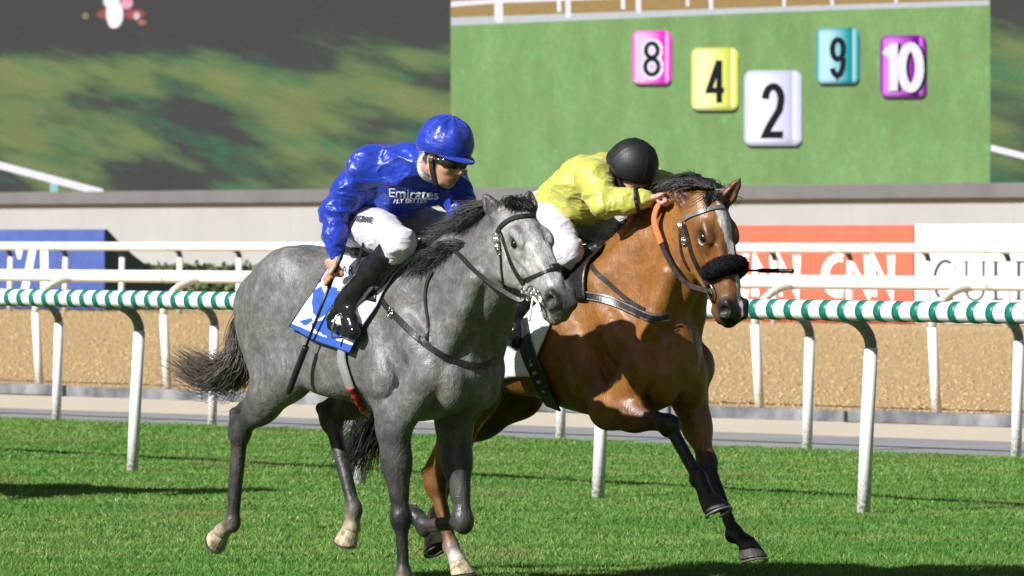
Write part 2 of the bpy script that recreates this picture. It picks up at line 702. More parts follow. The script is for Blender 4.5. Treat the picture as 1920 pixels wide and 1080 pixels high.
def grow_grass(count):
    d = []
    tot = 0
    pts = []
    while tot < count:
        k = 200000
        y = 26.2 + (57.5 - 26.2) * rng.random(k) ** 1.05
        x = (rng.random(k) * 2 - 1) * (0.0845 * y + 1.0)
        g = L_grass[0]
        side = (x - g[0]) * L_grass[1][1] * -1 + (y - g[1]) * L_grass[1][0]
        m = side < -0.02 + 0.05 * rng.standard_normal(k).clip(-1, 1)
        p = np.stack([x[m], y[m]], 1)
        pts.append(p)
        tot += len(p)
    p = np.concatenate(pts)[:count]
    n = len(p)
    far = p[:, 1] / 28.0
    hgt = (0.016 + 0.017 * rng.random(n)) * (0.8 + 0.2 * far)
    clump = np.sin(p[:, 0] * 7.1 + 1.3 * np.sin(p[:, 1] * 5.3)) * np.sin(p[:, 1] * 4.7 + 1.7 * np.sin(p[:, 0] * 6.1))
    hgt *= 1 + 0.25 * clump
    wid = (0.0022 + 0.0022 * rng.random(n)) * far
    ang = rng.random(n) * 6.283
    lean = 0.35 + 0.8 * rng.random(n)
    la = rng.random(n) * 6.283
    V = np.zeros((n, 3, 3), dtype=np.float32)
    V[:, 0, 0] = p[:, 0] - np.cos(ang) * wid
    V[:, 0, 1] = p[:, 1] - np.sin(ang) * wid
    V[:, 1, 0] = p[:, 0] + np.cos(ang) * wid
    V[:, 1, 1] = p[:, 1] + np.sin(ang) * wid
    V[:, 2, 0] = p[:, 0] + np.cos(la) * lean * hgt
    V[:, 2, 1] = p[:, 1] + np.sin(la) * lean * hgt
    V[:, 2, 2] = hgt
    t = rng.random(n)
    a = np.array([0.080, 0.220, 0.030])
    b = np.array([0.175, 0.325, 0.060])
    c = np.array([0.50, 0.52, 0.26])
    col = a + (b - a) * t[:, None]
    dry = rng.random(n) < 0.07
    col[dry] = c * (0.7 + 0.5 * rng.random((dry.sum(), 1)))
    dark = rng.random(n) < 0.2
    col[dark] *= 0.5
    # scuffed and thinner spots where earlier runners have passed
    sc = np.exp(-((np.sin(p[:, 0] * 1.9 + 2.0) * np.sin(p[:, 1] * .83 + p[:, 0] * .5) - .9) / .12) ** 2)
    hgt_mask = sc > rng.random(n)
    col[hgt_mask] = col[hgt_mask] * .55 + np.array([.10, .085, .035])
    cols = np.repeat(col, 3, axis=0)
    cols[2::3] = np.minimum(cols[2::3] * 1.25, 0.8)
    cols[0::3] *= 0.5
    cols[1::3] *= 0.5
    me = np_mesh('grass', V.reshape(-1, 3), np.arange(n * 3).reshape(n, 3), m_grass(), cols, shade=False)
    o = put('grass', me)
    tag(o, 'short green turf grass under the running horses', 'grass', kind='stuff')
grow_grass(1150000)

# --- clods thrown up on the dirt track
def clods(count):
    oct_v = np.array([(1, 0, 0), (-1, 0, 0), (0, 1, 0), (0, -1, 0), (0, 0, 1), (0, 0, -.6)], float)
    oct_f = np.array([(0, 2, 4), (2, 1, 4), (1, 3, 4), (3, 0, 4), (2, 0, 5), (1, 2, 5), (3, 1, 5), (0, 3, 5)])
    y = 56 + 86 * rng.random(count) ** 1.4
    x = (rng.random(count) * 2 - 1) * (0.083 * y + 0.5)
    g, d = L_kerb
    side = (x - g[0]) * -d[1] + (y - g[1]) * d[0]
    m = (side > 0.15) & (side < 60)
    x, y = x[m], y[m]
    n = len(x)
    s = (0.007 + 0.019 * rng.random(n) ** 2.5) * (y / 75.0) ** 0.5
    rot = rng.random(n) * 6.28
    V = oct_v[None] * s[:, None, None] * (0.6 + 0.8 * rng.random((n, 6, 1)))
    V[:, :, 0] *= 1.5
    V[:, :, 2] *= 0.8
    c, si = np.cos(rot)[:, None], np.sin(rot)[:, None]
    X = V[:, :, 0] * c - V[:, :, 1] * si + x[:, None]
    Y = V[:, :, 0] * si + V[:, :, 1] * c + y[:, None]
    P = np.stack([X, Y, V[:, :, 2] - 0.02], 2).reshape(-1, 3)
    Fc = (oct_f[None] + (np.arange(n) * 6)[:, None, None]).reshape(-1, 3)
    t = rng.random((n, 1))
    col = np.array([0.35, 0.24, 0.12]) * (1 - t) + np.array([0.52, 0.37, 0.20]) * t
    m_ = new_mat('dirt_clod', (0.4, 0.28, 0.15), 0.95, spec=0.1)
    k = NT(m_)
    k.put(k.b.inputs['Base Color'], k.attr('Col'))
    tag(put('dirt_clods', np_mesh('dirt_clods', P, Fc, m_, np.repeat(col, 6, axis=0), shade=False)), 'loose crumbly clods lying on the brown dirt track', 'clods', kind='stuff')
clods(60000)

# --- kerb boards at the edge of the dirt track, each a piece of its own
M_KERB = simple_mat('kerb_board', (0.17, 0.18, 0.20), 0.8, var=0.5, scale=2.5, bump=0.2, bscale=30)
kerb = empty('kerb', L_kerb[0])
tag(kerb, kind='structure')
rot_k = math.atan2(L_kerb[1][1], L_kerb[1][0])
kb = MB().box((0, 0, 0.015), (2.36, 0.07, 0.11), bev=0.008).mesh('kerb_board', M_KERB)
for i in range(-3, 12):
    a = i * 2.4
    o = put('kerb_board', kb, kerb)
    p = L_kerb[1] * a
    o.location = (p[0] + random.uniform(-.01, .01), p[1], random.uniform(-0.012, 0.012))
    o.rotation_euler = (random.uniform(-0.05, 0.05), random.uniform(-0.004, 0.004), rot_k + random.uniform(-0.006, 0.006))

# --- hedge along the wall
M_LEAF = new_mat('hedge_leaf', (0.05, 0.1, 0.03), 0.5)
_n = NT(M_LEAF)
_n.put(_n.b.inputs['Base Color'], _n.ramp(_n.noise(_n.coord(), 9, 4), [(0.3, (0.03, 0.055, 0.018)), (0.7, (0.10, 0.14, 0.045))]))
M_TWIG = simple_mat('hedge_core', (0.03, 0.035, 0.015), 0.9)
P_wall = np.array([0.0, 172.0, 0.0])
P_board = along(ground_at(18, 582), 0, 2.2)
P_hedge = along(P_board, 0, 6.0)

def build_hedge():
    h = empty('hedge', P_hedge)
    tag(h, 'long clipped dark green hedge behind the advertising boards', 'hedge')
    top = 1.62 - (500 - 441) * 147 / FPX
    mb = MB()
    mb.box((RD * 8 + UPV * (top / 2 - 0.08)), (64, 1.0, top - 0.16), np.stack([RD, RN, UPV]))
    mb.build('branch_core', M_TWIG, h)
    k = 26000
    a = rng.random(k) * 40 - 12
    face = rng.random(k) < 0.6
    b = np.where(face, -0.5 + 0.12 * rng.standard_normal(k), rng.random(k) - 0.5)
    z = np.where(face, rng.random(k) * top, top - 0.1 + 0.07 * rng.standard_normal(k))
    P = RD[None] * a[:, None] + RN[None] * b[:, None] + UPV[None] * np.maximum(z, 0.02)[:, None]
    e1 = rng.standard_normal((k, 3))
    e1 /= np.linalg.norm(e1, axis=1, keepdims=True)
    e2 = np.cross(e1, rng.standard_normal((k, 3)))
    e2 /= np.linalg.norm(e2, axis=1, keepdims=True)
    s = (0.05 + 0.05 * rng.random(k))[:, None]
    V = np.stack([P - e1 * s, P + e2 * s * 0.6, P + e1 * s, P - e2 * s * 0.6], 1)
    o = put('foliage', np_mesh('foliage', V.reshape(-1, 3), np.arange(k * 4).reshape(k, 4), M_LEAF, shade=False), h)
    tag(o, kind='stuff')
build_hedge()

# --- the long pale wall below the screen, with its ledge
M_WALL = simple_mat('wall_render', (0.315, 0.318, 0.315), 0.85, var=0.04, scale=0.6, bump=0.1, bscale=20)
M_LEDGE = simple_mat('ledge_concrete', (0.125, 0.124, 0.124), 0.85, var=0.10, scale=0.8)

def wall_z(v, u=960, p0=P_wall):
    return on_plane(u, v, p0, RN)[2]

wall = empty('boundary_wall', P_wall)
tag(wall, 'long pale grey panelled wall with a darker ledge below the video screen', 'wall')
zt = wall_z(378)
zl = wall_z(352)
wp = MB().box((0, 0, zt / 2), (5.996, 0.5, zt), np.stack([RD, RN, UPV]), bev=0.003).mesh('wall_panel', M_WALL)
for i in range(-7, 8):
    o = put('wall_panel', wp, wall)
    o.location = tuple(RD * (i * 6.0 - 0.8))
MB().box(RD * 0 + UPV * (zt + (zl - zt) * 0.5 + 0.003), (92, 0.9, zl - zt), np.stack([RD, RN, UPV]), bev=0.02).build('ledge', M_LEDGE, wall)

# --- the giant video screen
P_scr = along(P_wall, 0, 3.0)
def scr(u, v):
    p = on_plane(u, v, P_scr, RN) - P_scr
    return np.array([p @ RD, p[2]])
SCR_MX = np.stack([RD, UPV, -RN])          # picture x, picture y, out of the screen
screen = empty('video_screen', P_scr)
tag(screen, 'giant outdoor video screen showing turf, a white fence and five numbered tiles', 'video screen')
sz0 = scr(960, 380)[1]
sz1 = scr(960, -160)[1]

def screen_quad(name, x0, x1, z0, z1, mat, d):
    V = [RD * x + UPV * z - RN * d for x, z in ((x0, z0), (x1, z0), (x1, z1), (x0, z1))]
    b = [v + RN * 0.02 for v in V]
    me = np_mesh(name, V + b, [[0, 1, 2, 3], [7, 6, 5, 4], [0, 4, 5, 1], [1, 5, 6, 2], [2, 6, 7, 3], [3, 7, 4, 0]], mat, shade=False)
    return put(name, me, screen)

def screen_poly(name, pts_px, mat, d, parent=None):
    """flat print on the screen from points in picture coordinates"""
    V = []
    for (u, v) in pts_px:
        x, z = scr(u, v)
        V.append(RD * x + UPV * z - RN * d)
    return put(name, np_mesh(name, V, [list(range(len(V)))[::-1]], mat, shade=False), parent or screen)

def emit_mat(name):
    m = bpy.data.materials.new(name)
    m.use_nodes = True
    n = NT(m)
    n.n.remove(n.b)
    e = n.add('ShaderNodeEmission')
    n.l.new(e.outputs[0], n.out.inputs[0])
    return m, n, e

LED = 0.80                                  # brightness of the screen's pixels
def picture_coords(n):
    """picture coordinates: x along the screen, y up, in metres of the screen"""
    x, y, z = n.xyz(n.coord('Object'))
    px = n.math('ADD', n.math('MULTIPLY', x, float(RD[0])), n.math('MULTIPLY', y, float(RD[1])))
    cb = n.add('ShaderNodeCombineXYZ')
    n.l.new(px, cb.inputs[0])
    n.l.new(z, cb.inputs[1])
    return px, z, cb.outputs[0]

def flat_emit(name, rgb, k=1.0):
    m, n, e = emit_mat(name)
    px, pz, v = picture_coords(n)
    g = n.noise(v, 6.0, 4, 0.7)
    c = s2l(rgb)
    n.put(e.inputs[0], n.mix(n.rng(g, 0.3, 0.7), tuple(q * 0.9 for q in c), tuple(min(1, q * 1.08) for q in c)))
    e.inputs[1].default_value = LED * k
    return m

def m_dark_picture(name):
    m, n, e = emit_mat(name)
    px, pz, v = picture_coords(n)
    zlo, zhi = scr(300, 362)[1], scr(300, 0)[1]
    warp = n.mapping(v, (1, 1, 1), (0, 0, 0.175))
    s1 = n.noise(n.mapping(warp, (0.13, 0.66, 1), (0, 0, 0), (4.1, 6.7, 0)), 1.0, 4, 0.5, dist=0.1)
    s2 = n.noise(n.mapping(warp, (0.22, 1.1, 1), (0, 0, 0), (7, 3, 0)), 1.1, 5, 0.6)
    hgt = n.rng(pz, zlo, zhi)
    dark = n.rng(hgt, 0.60, 0.84, 0.0, 0.26, True)
    low = n.rng(hgt, 0.18, 0.0, 0.0, 0.10)
    f = n.math('SUBTRACT', n.math('SUBTRACT', s1, dark), low)
    c = n.ramp(f, [(0.28, s2l((80, 78, 78))), (0.40, s2l((82, 84, 80))), (0.45, s2l((94, 112, 84))), (0.52, s2l((120, 134, 90))), (0.70, s2l((136, 146, 94)))])
    green = n.math('MULTIPLY', n.rng(s2, 0.50, 0.66), n.rng(hgt, 0.86, 0.6))
    c = n.mix(n.math('MULTIPLY', green, 0.6), c, s2l((72, 128, 94)))
    g = n.noise(v, 14.0, 2, 0.8)
    c = n.mix(n.math('MULTIPLY', n.rng(g, 0.35, 0.65), 0.26), c, (0, 0, 0))
    n.put(e.inputs[0], c)
    e.inputs[1].default_value = LED * 1.05
    return m, n, e, c, px, pz

def m_green_picture():
    m, n, e = emit_mat('screen_turf_picture')
    px, pz, v = picture_coords(n)
    a = n.noise(n.mapping(v, (0.8, 0.45, 1)), 1.1, 6, 0.65)
    b = n.noise(v, 5.0, 4, 0.75)
    c = n.ramp(a, [(0.30, s2l((126, 156, 100))), (0.5, s2l((136, 172, 110))), (0.70, s2l((150, 188, 122)))])
    c = n.mix(n.math('MULTIPLY', n.rng(b, 0.4, 0.62), 0.45), c, s2l((122, 158, 96)))
    gr = n.noise(v, 16.0, 2, 0.8)
    c = n.mix(n.math('MULTIPLY', n.rng(gr, 0.35, 0.65), 0.16), c, (0, 0, 0))
    spots = n.noise(v, 2.2, 3, 0.6)
    c = n.mix(n.math('MULTIPLY', n.rng(spots, 0.6, 0.72), 0.6), c, s2l((126, 190, 120)))
    c = n.mix(n.math('MULTIPLY', n.rng(spots, 0.4, 0.3), 0.5), c, s2l((138, 150, 102)))
    n.put(e.inputs[0], c)
    e.inputs[1].default_value = LED * 1.05
    return m

M_FRAME = simple_mat('screen_frame', (0.05, 0.05, 0.055), 0.6)
xA0, xA1 = scr(-900, 200)[0], scr(844.5, 200)[0]
xB1 = scr(1856.5, 200)[0]
xC1 = scr(2600, 200)[0]
MB().box(RD * (xA0 + xC1) / 2 + UPV * (sz0 + sz1) / 2 + RN * 0.35, (xC1 - xA0 + 0.6, 0.6, sz1 - sz0 + 0.6), np.stack([RD, RN, UPV])).build('cabinet', M_FRAME, screen)

m, n, e, c, px, pz = m_dark_picture('screen_dark_picture')
# the far-off rider in the picture, at the top left of the screen
def blob(cu, cv, ru, rv, soft=0.6):
    x0, z0 = scr(cu, cv)
    rx = abs(scr(cu + ru, cv)[0] - x0)
    rz = abs(scr(cu, cv + rv)[1] - z0)
    a = n.math('DIVIDE', n.math('SUBTRACT', px, float(x0)), float(rx))
    b = n.math('DIVIDE', n.math('SUBTRACT', pz, float(z0)), float(rz))
    r = n.math('ADD', n.math('MULTIPLY', a, a), n.math('MULTIPLY', b, b))
    return n.rng(r, 1.0 + soft, 1.0 - soft, 0, 1, True)
for (cu, cv, ru, rv, rgb) in ((198, 26, 16, 9, (150, 92, 78)), (252, 27, 18, 9, (168, 88, 78)), (266, 42, 8, 5, (176, 110, 92)), (160, 30, 6, 6, (140, 130, 92)), (238, 6, 11, 11, (232, 160, 180)),
                              (209, 0, 15, 16, (250, 240, 246)), (208, 24, 9, 24, (240, 236, 250)), (222, 26, 9, 22, (236, 230, 246)), (214, 46, 9, 7, (240, 236, 250)), (256, 30, 6, 7, (205, 185, 195))):
    c = n.mix(blob(cu, cv, ru, rv), c, s2l(rgb))
n.put(e.inputs[0], c)
screen_quad('picture_panel', xA0, xA1, sz0, sz1, m, 0.0)
screen_quad('picture_panel', xA1 + 0.012, xB1 - 0.012, sz0, sz1, m_green_picture(), 0.0)
m2 = m_dark_picture('screen_dark_picture_b')[0]
screen_quad('picture_panel', xB1, xC1, sz0, sz1, m2, 0.0)

M_EW = flat_emit('screen_white', (232, 228, 240), 1.05)
M_ELB = flat_emit('screen_pale_blue', (150, 205, 215))
M_EBR = flat_emit('screen_brown', (168, 140, 92))
M_EGY = flat_emit('screen_grey_white', (196, 200, 204))
# fences in the picture
screen_poly('pictured_rail', [(-60, 287), (0, 303), (192, 354), (197, 362), (176, 364), (0, 317), (-60, 301)], M_EW, 0.006)
screen_poly('pictured_post', [(94, 338), (109, 342), (108, 366), (94, 366)], M_ELB, 0.004)
screen_poly('pictured_rail', [(1858, 271), (1990, 304), (1990, 316), (1858, 283)], M_EW, 0.006)
screen_poly('pictured_dirt', [(846, -30), (1855, -30), (1855, 3), (1500, 12), (846, 36)], M_EBR, 0.004)
screen_poly('pictured_rail', [(846, 33), (1500, 11), (1855, 0), (1855, 10), (1500, 21), (846, 48)], M_EGY, 0.008)
screen_poly('pictured_rail', [(846, 3), (930, -2), (1150, -10), (1150, -2), (930, 6), (846, 13)], M_EW, 0.008)
for (u0, v0, v1, w) in ((931, 0, 42, 4), (939, 0, 42, 4), (1048, 0, 22, 4), (1065, 0, 32, 5), (1168, 0, 17, 4), (1197, 0, 24, 5), (1289, 0, 12, 3), (1333, 0, 17, 4), (1470, 0, 12, 3), (1560, 0, 9, 3), (1680, 0, 6, 3)):
    screen_poly('pictured_post', [(u0 - w, -20), (u0 + w, -20), (u0 + w + 1, v1), (u0 - w + 1, v1)], M_EW, 0.011)

def rrect(u0, v0, u1, v1, r, n=6):
    out = []
    for (cx, cy, a0) in ((u1 - r, v0 + r, -90), (u1 - r, v1 - r, 0), (u0 + r, v1 - r, 90), (u0 + r, v0 + r, 180)):
        for i in range(n + 1):
            a = math.radians(a0 + 90 * i / n)
            out.append((cx + r * math.cos(a), cy + r * math.sin(a)))
    return out

def tile_mat(name, edge, mid, light, u0, u1, v0, v1):
    m, n, e = emit_mat(name)
    px, pz, v = picture_coords(n)
    x0, z1 = scr(u0, v0)
    x1, z0 = scr(u1, v1)
    fx = n.rng(px, float(x0), float(x1))
    fz = n.rng(pz, float(z0), float(z1))
    c = n.ramp(fx, [(0.02, s2l(mid)), (0.10, s2l(light)), (0.30, s2l(light)), (0.72, s2l(mid)), (0.83, s2l(edge)), (0.86, s2l(light)), (0.95, s2l(mid)), (1.0, s2l(edge))])
    c = n.mix(n.rng(fz, 0.10, 0.0, 0, 0.85, True), c, s2l(tuple(q * 0.75 for q in edge)))
    c = n.mix(n.rng(fz, 0.9, 1.0, 0, 0.7, True), c, s2l(edge))
    n.put(e.inputs[0], c)
    e.inputs[1].default_value = LED * 1.08
    return m

# digits as strokes (in a 0..1 box, y down)
def stroke_poly(path, w):
    """outline quads of a polyline, each a polygon, with mitred joints"""
    P = [np.asarray(p, float) for p in path]
    L, R = [], []
    for i in range(len(P)):
        t0 = unit(P[i] - P[max(i - 1, 0)]) if i > 0 else unit(P[1] - P[0])
        t1 = unit(P[min(i + 1, len(P) - 1)] - P[i]) if i < len(P) - 1 else t0
        t = unit(t0 + t1)
        nn = np.array([-t[1], t[0]])
        k = w / 2 / max(0.45, abs(nn @ np.array([-t0[1], t0[0]])))
        L.append(P[i] + nn * k)
        R.append(P[i] - nn * k)
    return L, R

def arc(cx, cy, rx, ry, a0, a1, n=14):
    return [(cx + rx * math.cos(math.radians(a0 + (a1 - a0) * i / n)), cy + ry * math.sin(math.radians(a0 + (a1 - a0) * i / n))) for i in range(n + 1)]

DIGITS = {
    '8': [arc(.5, .26, .30, .20, 0, 360, 20), arc(.5, .72, .34, .22, 0, 360, 20)],
    '4': [[(.95, .70), (.10, .70), (.62, .05), (.68, .05), (.68, 1.0)]],
    '2': [arc(.5, .28, .36, .23, 180, 372, 14) + [(.78, .48), (.30, .80), (.14, .94), (.95, .94)]],
    '9': [arc(.5, .30, .34, .24, 0, 360, 20), arc(.5, .5, .34, .44, 0, 90, 8) + arc(.5, .72, .34, .22, 90, 170, 6)],
    '1': [[(.15, .22), (.55, .04), (.60, .04), (.60, 1.0)]],
    '0': [arc(.5, .5, .34, .44, 0, 360, 24)],
}

def screen_digit(ch, u0, v0, u1, v1, w, mat, d, parent):
    mb_v, mb_f = [], []
    for path in DIGITS[ch]:
        P = [(u0 + (u1 - u0) * x, v0 + (v1 - v0) * y) for x, y in path]
        L, R = stroke_poly(P, w)
        b = len(mb_v)
        for l, r in zip(L, R):
            for q in (l, r):
                x, z = scr(*q)
                mb_v.append(RD * x + UPV * z - RN * d)
        for i in range(len(P) - 1):
            mb_f.append([b + 2 * i, b + 2 * i + 1, b + 2 * i + 3, b + 2 * i + 2])
    put('numeral', np_mesh('numeral', mb_v, mb_f, mat, shade=False), parent)

M_INK = flat_emit('screen_ink', (40, 42, 46))
M_INK2 = flat_emit('screen_shadow_grey', (62, 66, 56))
for (key, u0, v0, u1, v1, edge, mid, light) in (
        ('8', 1186, 57, 1260, 158, (232, 44, 190), (244, 70, 205), (252, 196, 238)),
        ('4', 1297, 89, 1385, 207, (196, 200, 80), (222, 226, 108), (246, 246, 186)),
        ('2', 1396, 132, 1504, 273, (188, 190, 214), (206, 208, 232), (240, 242, 255)),
        ('9', 1531, 52, 1612, 157, (20, 130, 142), (48, 160, 168), (186, 228, 234)),
        ('10', 1651, 66, 1738, 182, (112, 20, 130), (136, 28, 160), (226, 130, 232))):
    sh = screen_poly('tile_shadow', rrect(u0 + 3, v0 + 8, u1 + 1, v1 + 6, 13), M_INK2, 0.008)
    tl = screen_poly('number_tile', rrect(u0, v0, u1, v1, 14), tile_mat('screen_tile_' + key, edge, mid, light, u0, u1, v0, v1), 0.014)
    w, h = u1 - u0, v1 - v0
    if key == '10':
        a = (u0 + 0.07 * w, v0 + 0.17 * h, u0 + 0.44 * w, v0 + 0.90 * h)
        b = (u0 + 0.38 * w, v0 + 0.14 * h, u0 + 0.95 * w, v0 + 0.90 * h)
        for ch, q in (('1', a), ('0', b)):
            screen_digit(ch, q[0] + 4, q[1] + 2, q[2] + 4, q[3] + 2, 20, M_INK, 0.020, tl)
            screen_digit(ch, *q, 17 if ch == '0' else 17, M_EW, 0.028, tl)
    elif key == '8':
        q = (u0 + 0.26 * w, v0 + 0.20 * h, u0 + 0.76 * w, v0 + 0.86 * h)
        screen_digit('8', *q, 19, M_EW, 0.020, tl)
        screen_digit('8', *q, 8, M_INK, 0.028, tl)
    else:
        q = {'4': (0.34, 0.22, 0.72, 0.88), '2': (0.32, 0.18, 0.70, 0.90), '9': (0.32, 0.17, 0.70, 0.90)}[key]
        screen_digit(key, u0 + q[0] * w, v0 + q[1] * h, u0 + q[2] * w, v0 + q[3] * h, 0.115 * w + 1, M_INK, 0.020, tl)

# ------------------------------------------------------------------ advertising boards
def board_xy(u, v, p0):
    p = on_plane(u, v, p0, RN) - p0
    return np.array([p @ RD, p[2]])

def letters_on(groups, p0, d, mat, parent, name='letter'):
    for g in groups:
        flat_on(name, g, p0, d, mat, parent)

def flat_on(name, polys, p0, d, mat, parent):
    V, Fc = [], []
    for poly in polys:
        b = len(V)
        for (u, v) in poly:
            x, z = board_xy(u, v, p0)
            V.append(RD * x + UPV * z - RN * d)
        Fc.append(list(range(b, b + len(poly)))[::-1])
    return put(name, np_mesh(name, V, Fc, mat, shade=False), parent)

def strokes(paths, w):
    out = []
    for path in paths:
        L, R = stroke_poly(path, w)
        for i in range(len(path) - 1):
            out.append([tuple(L[i]), tuple(L[i + 1]), tuple(R[i + 1]), tuple(R[i])])
    return out

M_BLUE_BD = simple_mat('board_blue', (0.050, 0.088, 0.30), 0.7, var=0.12, scale=3)
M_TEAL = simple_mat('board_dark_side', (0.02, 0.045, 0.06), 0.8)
M_RED_BD = simple_mat('board_coral', (0.66, 0.115, 0.065), 0.7, var=0.05, scale=3)
M_WHITE_BD = simple_mat('board_white', (0.80, 0.80, 0.79), 0.7, var=0.03, scale=3)
M_PRINT_W = simple_mat('print_white', (0.82, 0.82, 0.82), 0.7, var=0.03)
M_PRINT_D = simple_mat('print_dark', (0.045, 0.055, 0.08), 0.7)

def build_board(name, u0, u1, vt, mat, label, side=None):
    x0, z = board_xy(u0, vt, P_board)
    x1, z = board_xy(u1, vt, P_board)
    b = empty(name, P_board)
    tag(b, label, 'advertising board')
    # wedge: upright face, back falling away in a hollow curve
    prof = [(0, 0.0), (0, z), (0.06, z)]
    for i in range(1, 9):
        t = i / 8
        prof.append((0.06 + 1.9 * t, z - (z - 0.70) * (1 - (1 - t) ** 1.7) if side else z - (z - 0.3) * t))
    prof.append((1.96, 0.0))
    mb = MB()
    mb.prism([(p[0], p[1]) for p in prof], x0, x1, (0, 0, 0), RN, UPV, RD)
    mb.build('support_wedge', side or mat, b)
    V = [RD * x + UPV * zz - RN * 0.02 for x, zz in ((x0, 0.02), (x1, 0.02), (x1, z), (x0, z))]
    Bk = [v + RN * 0.017 for v in V]
    put('face_panel', np_mesh('face_panel', V + Bk, [[0, 1, 2, 3], [7, 6, 5, 4], [0, 4, 5, 1], [1, 5, 6, 2], [2, 6, 7, 3], [3, 7, 4, 0]], mat, shade=False), b)
    return b

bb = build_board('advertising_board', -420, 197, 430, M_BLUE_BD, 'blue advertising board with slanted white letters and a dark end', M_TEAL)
letters_on([[q] for q in [[(-26, 466), (-2, 466), (-16, 560), (-40, 560)], [(30, 466), (45, 466), (40, 486), (36, 486)], [(57, 466), (70, 466), (52, 560), (38, 560)], [(78, 466), (92, 466), (92, 560), (78, 560)],
                     [(-70, 466), (-52, 466), (-52, 560), (-70, 560)]]], P_board, 0.028, M_PRINT_W, bb)
rb = build_board('advertising_board', 1050, 1714, 422, M_RED_BD, 'coral red advertising board repeating white outlined letters CNN behind the rails')
def cnn(u0):
    big, thin = [], []
    C = [(u0 + 40, 484)] + arc(u0 + 32, 517, 26, 34, -80, -280, 12) + [(u0 + 40, 551)]
    N1 = [(u0 + 52, 556), (u0 + 52, 482), (u0 + 86, 552), (u0 + 86, 478)]
    N2 = [(u0 + 96, 556), (u0 + 96, 482), (u0 + 130, 552), (u0 + 130, 478)]
    for p in (C, N1, N2):
        big.append(strokes([p], 15))
        thin.append(strokes([p], 2.6))
    return big, thin
for u0 in (1366, 1543, 1189):
    big, thin = cnn(u0)
    letters_on(big, P_board, 0.028, M_PRINT_W, rb)
    letters_on(thin, P_board, 0.034, M_RED_BD, rb, 'letter_inline')
wb = build_board('advertising_board', 1717, 2300, 420, M_WHITE_BD, 'white advertising board with thin dark serif capitals next to the coral board')
def stem(u, v0, v1, w, s=7):
    out = [[(u - w / 2, v0), (u + w / 2, v0), (u + w / 2, v1), (u - w / 2, v1)]]
    for v in (v0, v1):
        out.append([(u - w / 2 - s, v - 1.2), (u + w / 2 + s, v - 1.2), (u + w / 2 + s, v + 1.2), (u - w / 2 - s, v + 1.2)])
    return out
L_G = strokes([arc(1775, 526, 21, 37, -60, -300, 18)], 6.5) + stem(1786, 538, 562, 6, 4) + strokes([[(1792, 494), (1793, 510)]], 2.5)
L_U = strokes([[(1814, 490), (1814, 545)] + arc(1830, 545, 16, 18, 180, 0, 10) + [(1846, 490)]], 5) + [[(1805, 489), (1823, 489), (1823, 491.4), (1805, 491.4)], [(1840, 489), (1853, 489), (1853, 491.4), (1840, 491.4)]]
L_L = stem(1869, 490, 562, 7) + [[(1866, 559), (1893, 559), (1896, 548), (1898, 548), (1896, 563), (1866, 563)]]
L_F = stem(1912, 490, 562, 7) + [[(1909, 489), (1944, 489), (1946, 500), (1943, 500), (1940, 493), (1909, 493)], [(1915, 523), (1932, 523), (1932, 526), (1915, 526)]]
letters_on([L_G, L_U, L_L, L_F], P_board, 0.028, M_PRINT_D, wb)

# ------------------------------------------------------------------ running rails
def m_rail_white(name='rail_white'):
    m = new_mat(name, (0.8, 0.8, 0.79), 0.35)
    n = NT(m)
    co = n.coord()
    d = n.rng(n.noise(n.mapping(co, (1, 1, 0.3)), 9, 6, 0.7), 0.54, 0.70)
    c = n.mix(n.math('MULTIPLY', d, 0.34), (0.80, 0.80, 0.785), (0.47, 0.44, 0.37))
    # mud splashed up on the feet of the posts
    z = n.xyz(co)[2]
    mud = n.math('MULTIPLY', n.rng(z, 0.34, 0.02), n.rng(n.noise(co, 38, 4, 0.7), 0.44, 0.60))
    c = n.mix(n.math('MULTIPLY', mud, 0.8), c, (0.16, 0.15, 0.07))
    n.put(n.b.inputs['Base Color'], c)
    n.put(n.b.inputs['Roughness'], n.rng(n.noise(co, 12, 3), 0.3, 0.7, 0.3, 0.5))
    return m
M_RAIL = m_rail_white()
M_GREEN = simple_mat('rail_green_tape', (0.006, 0.185, 0.13), 0.4, var=0.25, scale=25)
M_NECK = simple_mat('gooseneck_metal', (0.24, 0.25, 0.20), 0.5, var=0.3, scale=30)
M_NECKW = simple_mat('gooseneck_cream', (0.62, 0.60, 0.52), 0.5, var=0.15, scale=30)
M_DARKCAP = simple_mat('bracket_dark', (0.06, 0.06, 0.055), 0.5)

def bend(base, side, z_str, z_rail, lean, over):
    """gooseneck path of a post: straight part, then the bend to the rail"""
    a = base + side * lean + UPV * z_str
    b = base + side * over + UPV * z_rail
    pts = []
    for i in range(11):
        t = i / 10
        w = math.sin(t * math.pi / 2)
        h = 1 - math.cos(t * math.pi / 2)
        pts.append(a * 1.0 + side * (over - lean) * h + UPV * (z_rail - z_str) * w)
    return a, pts

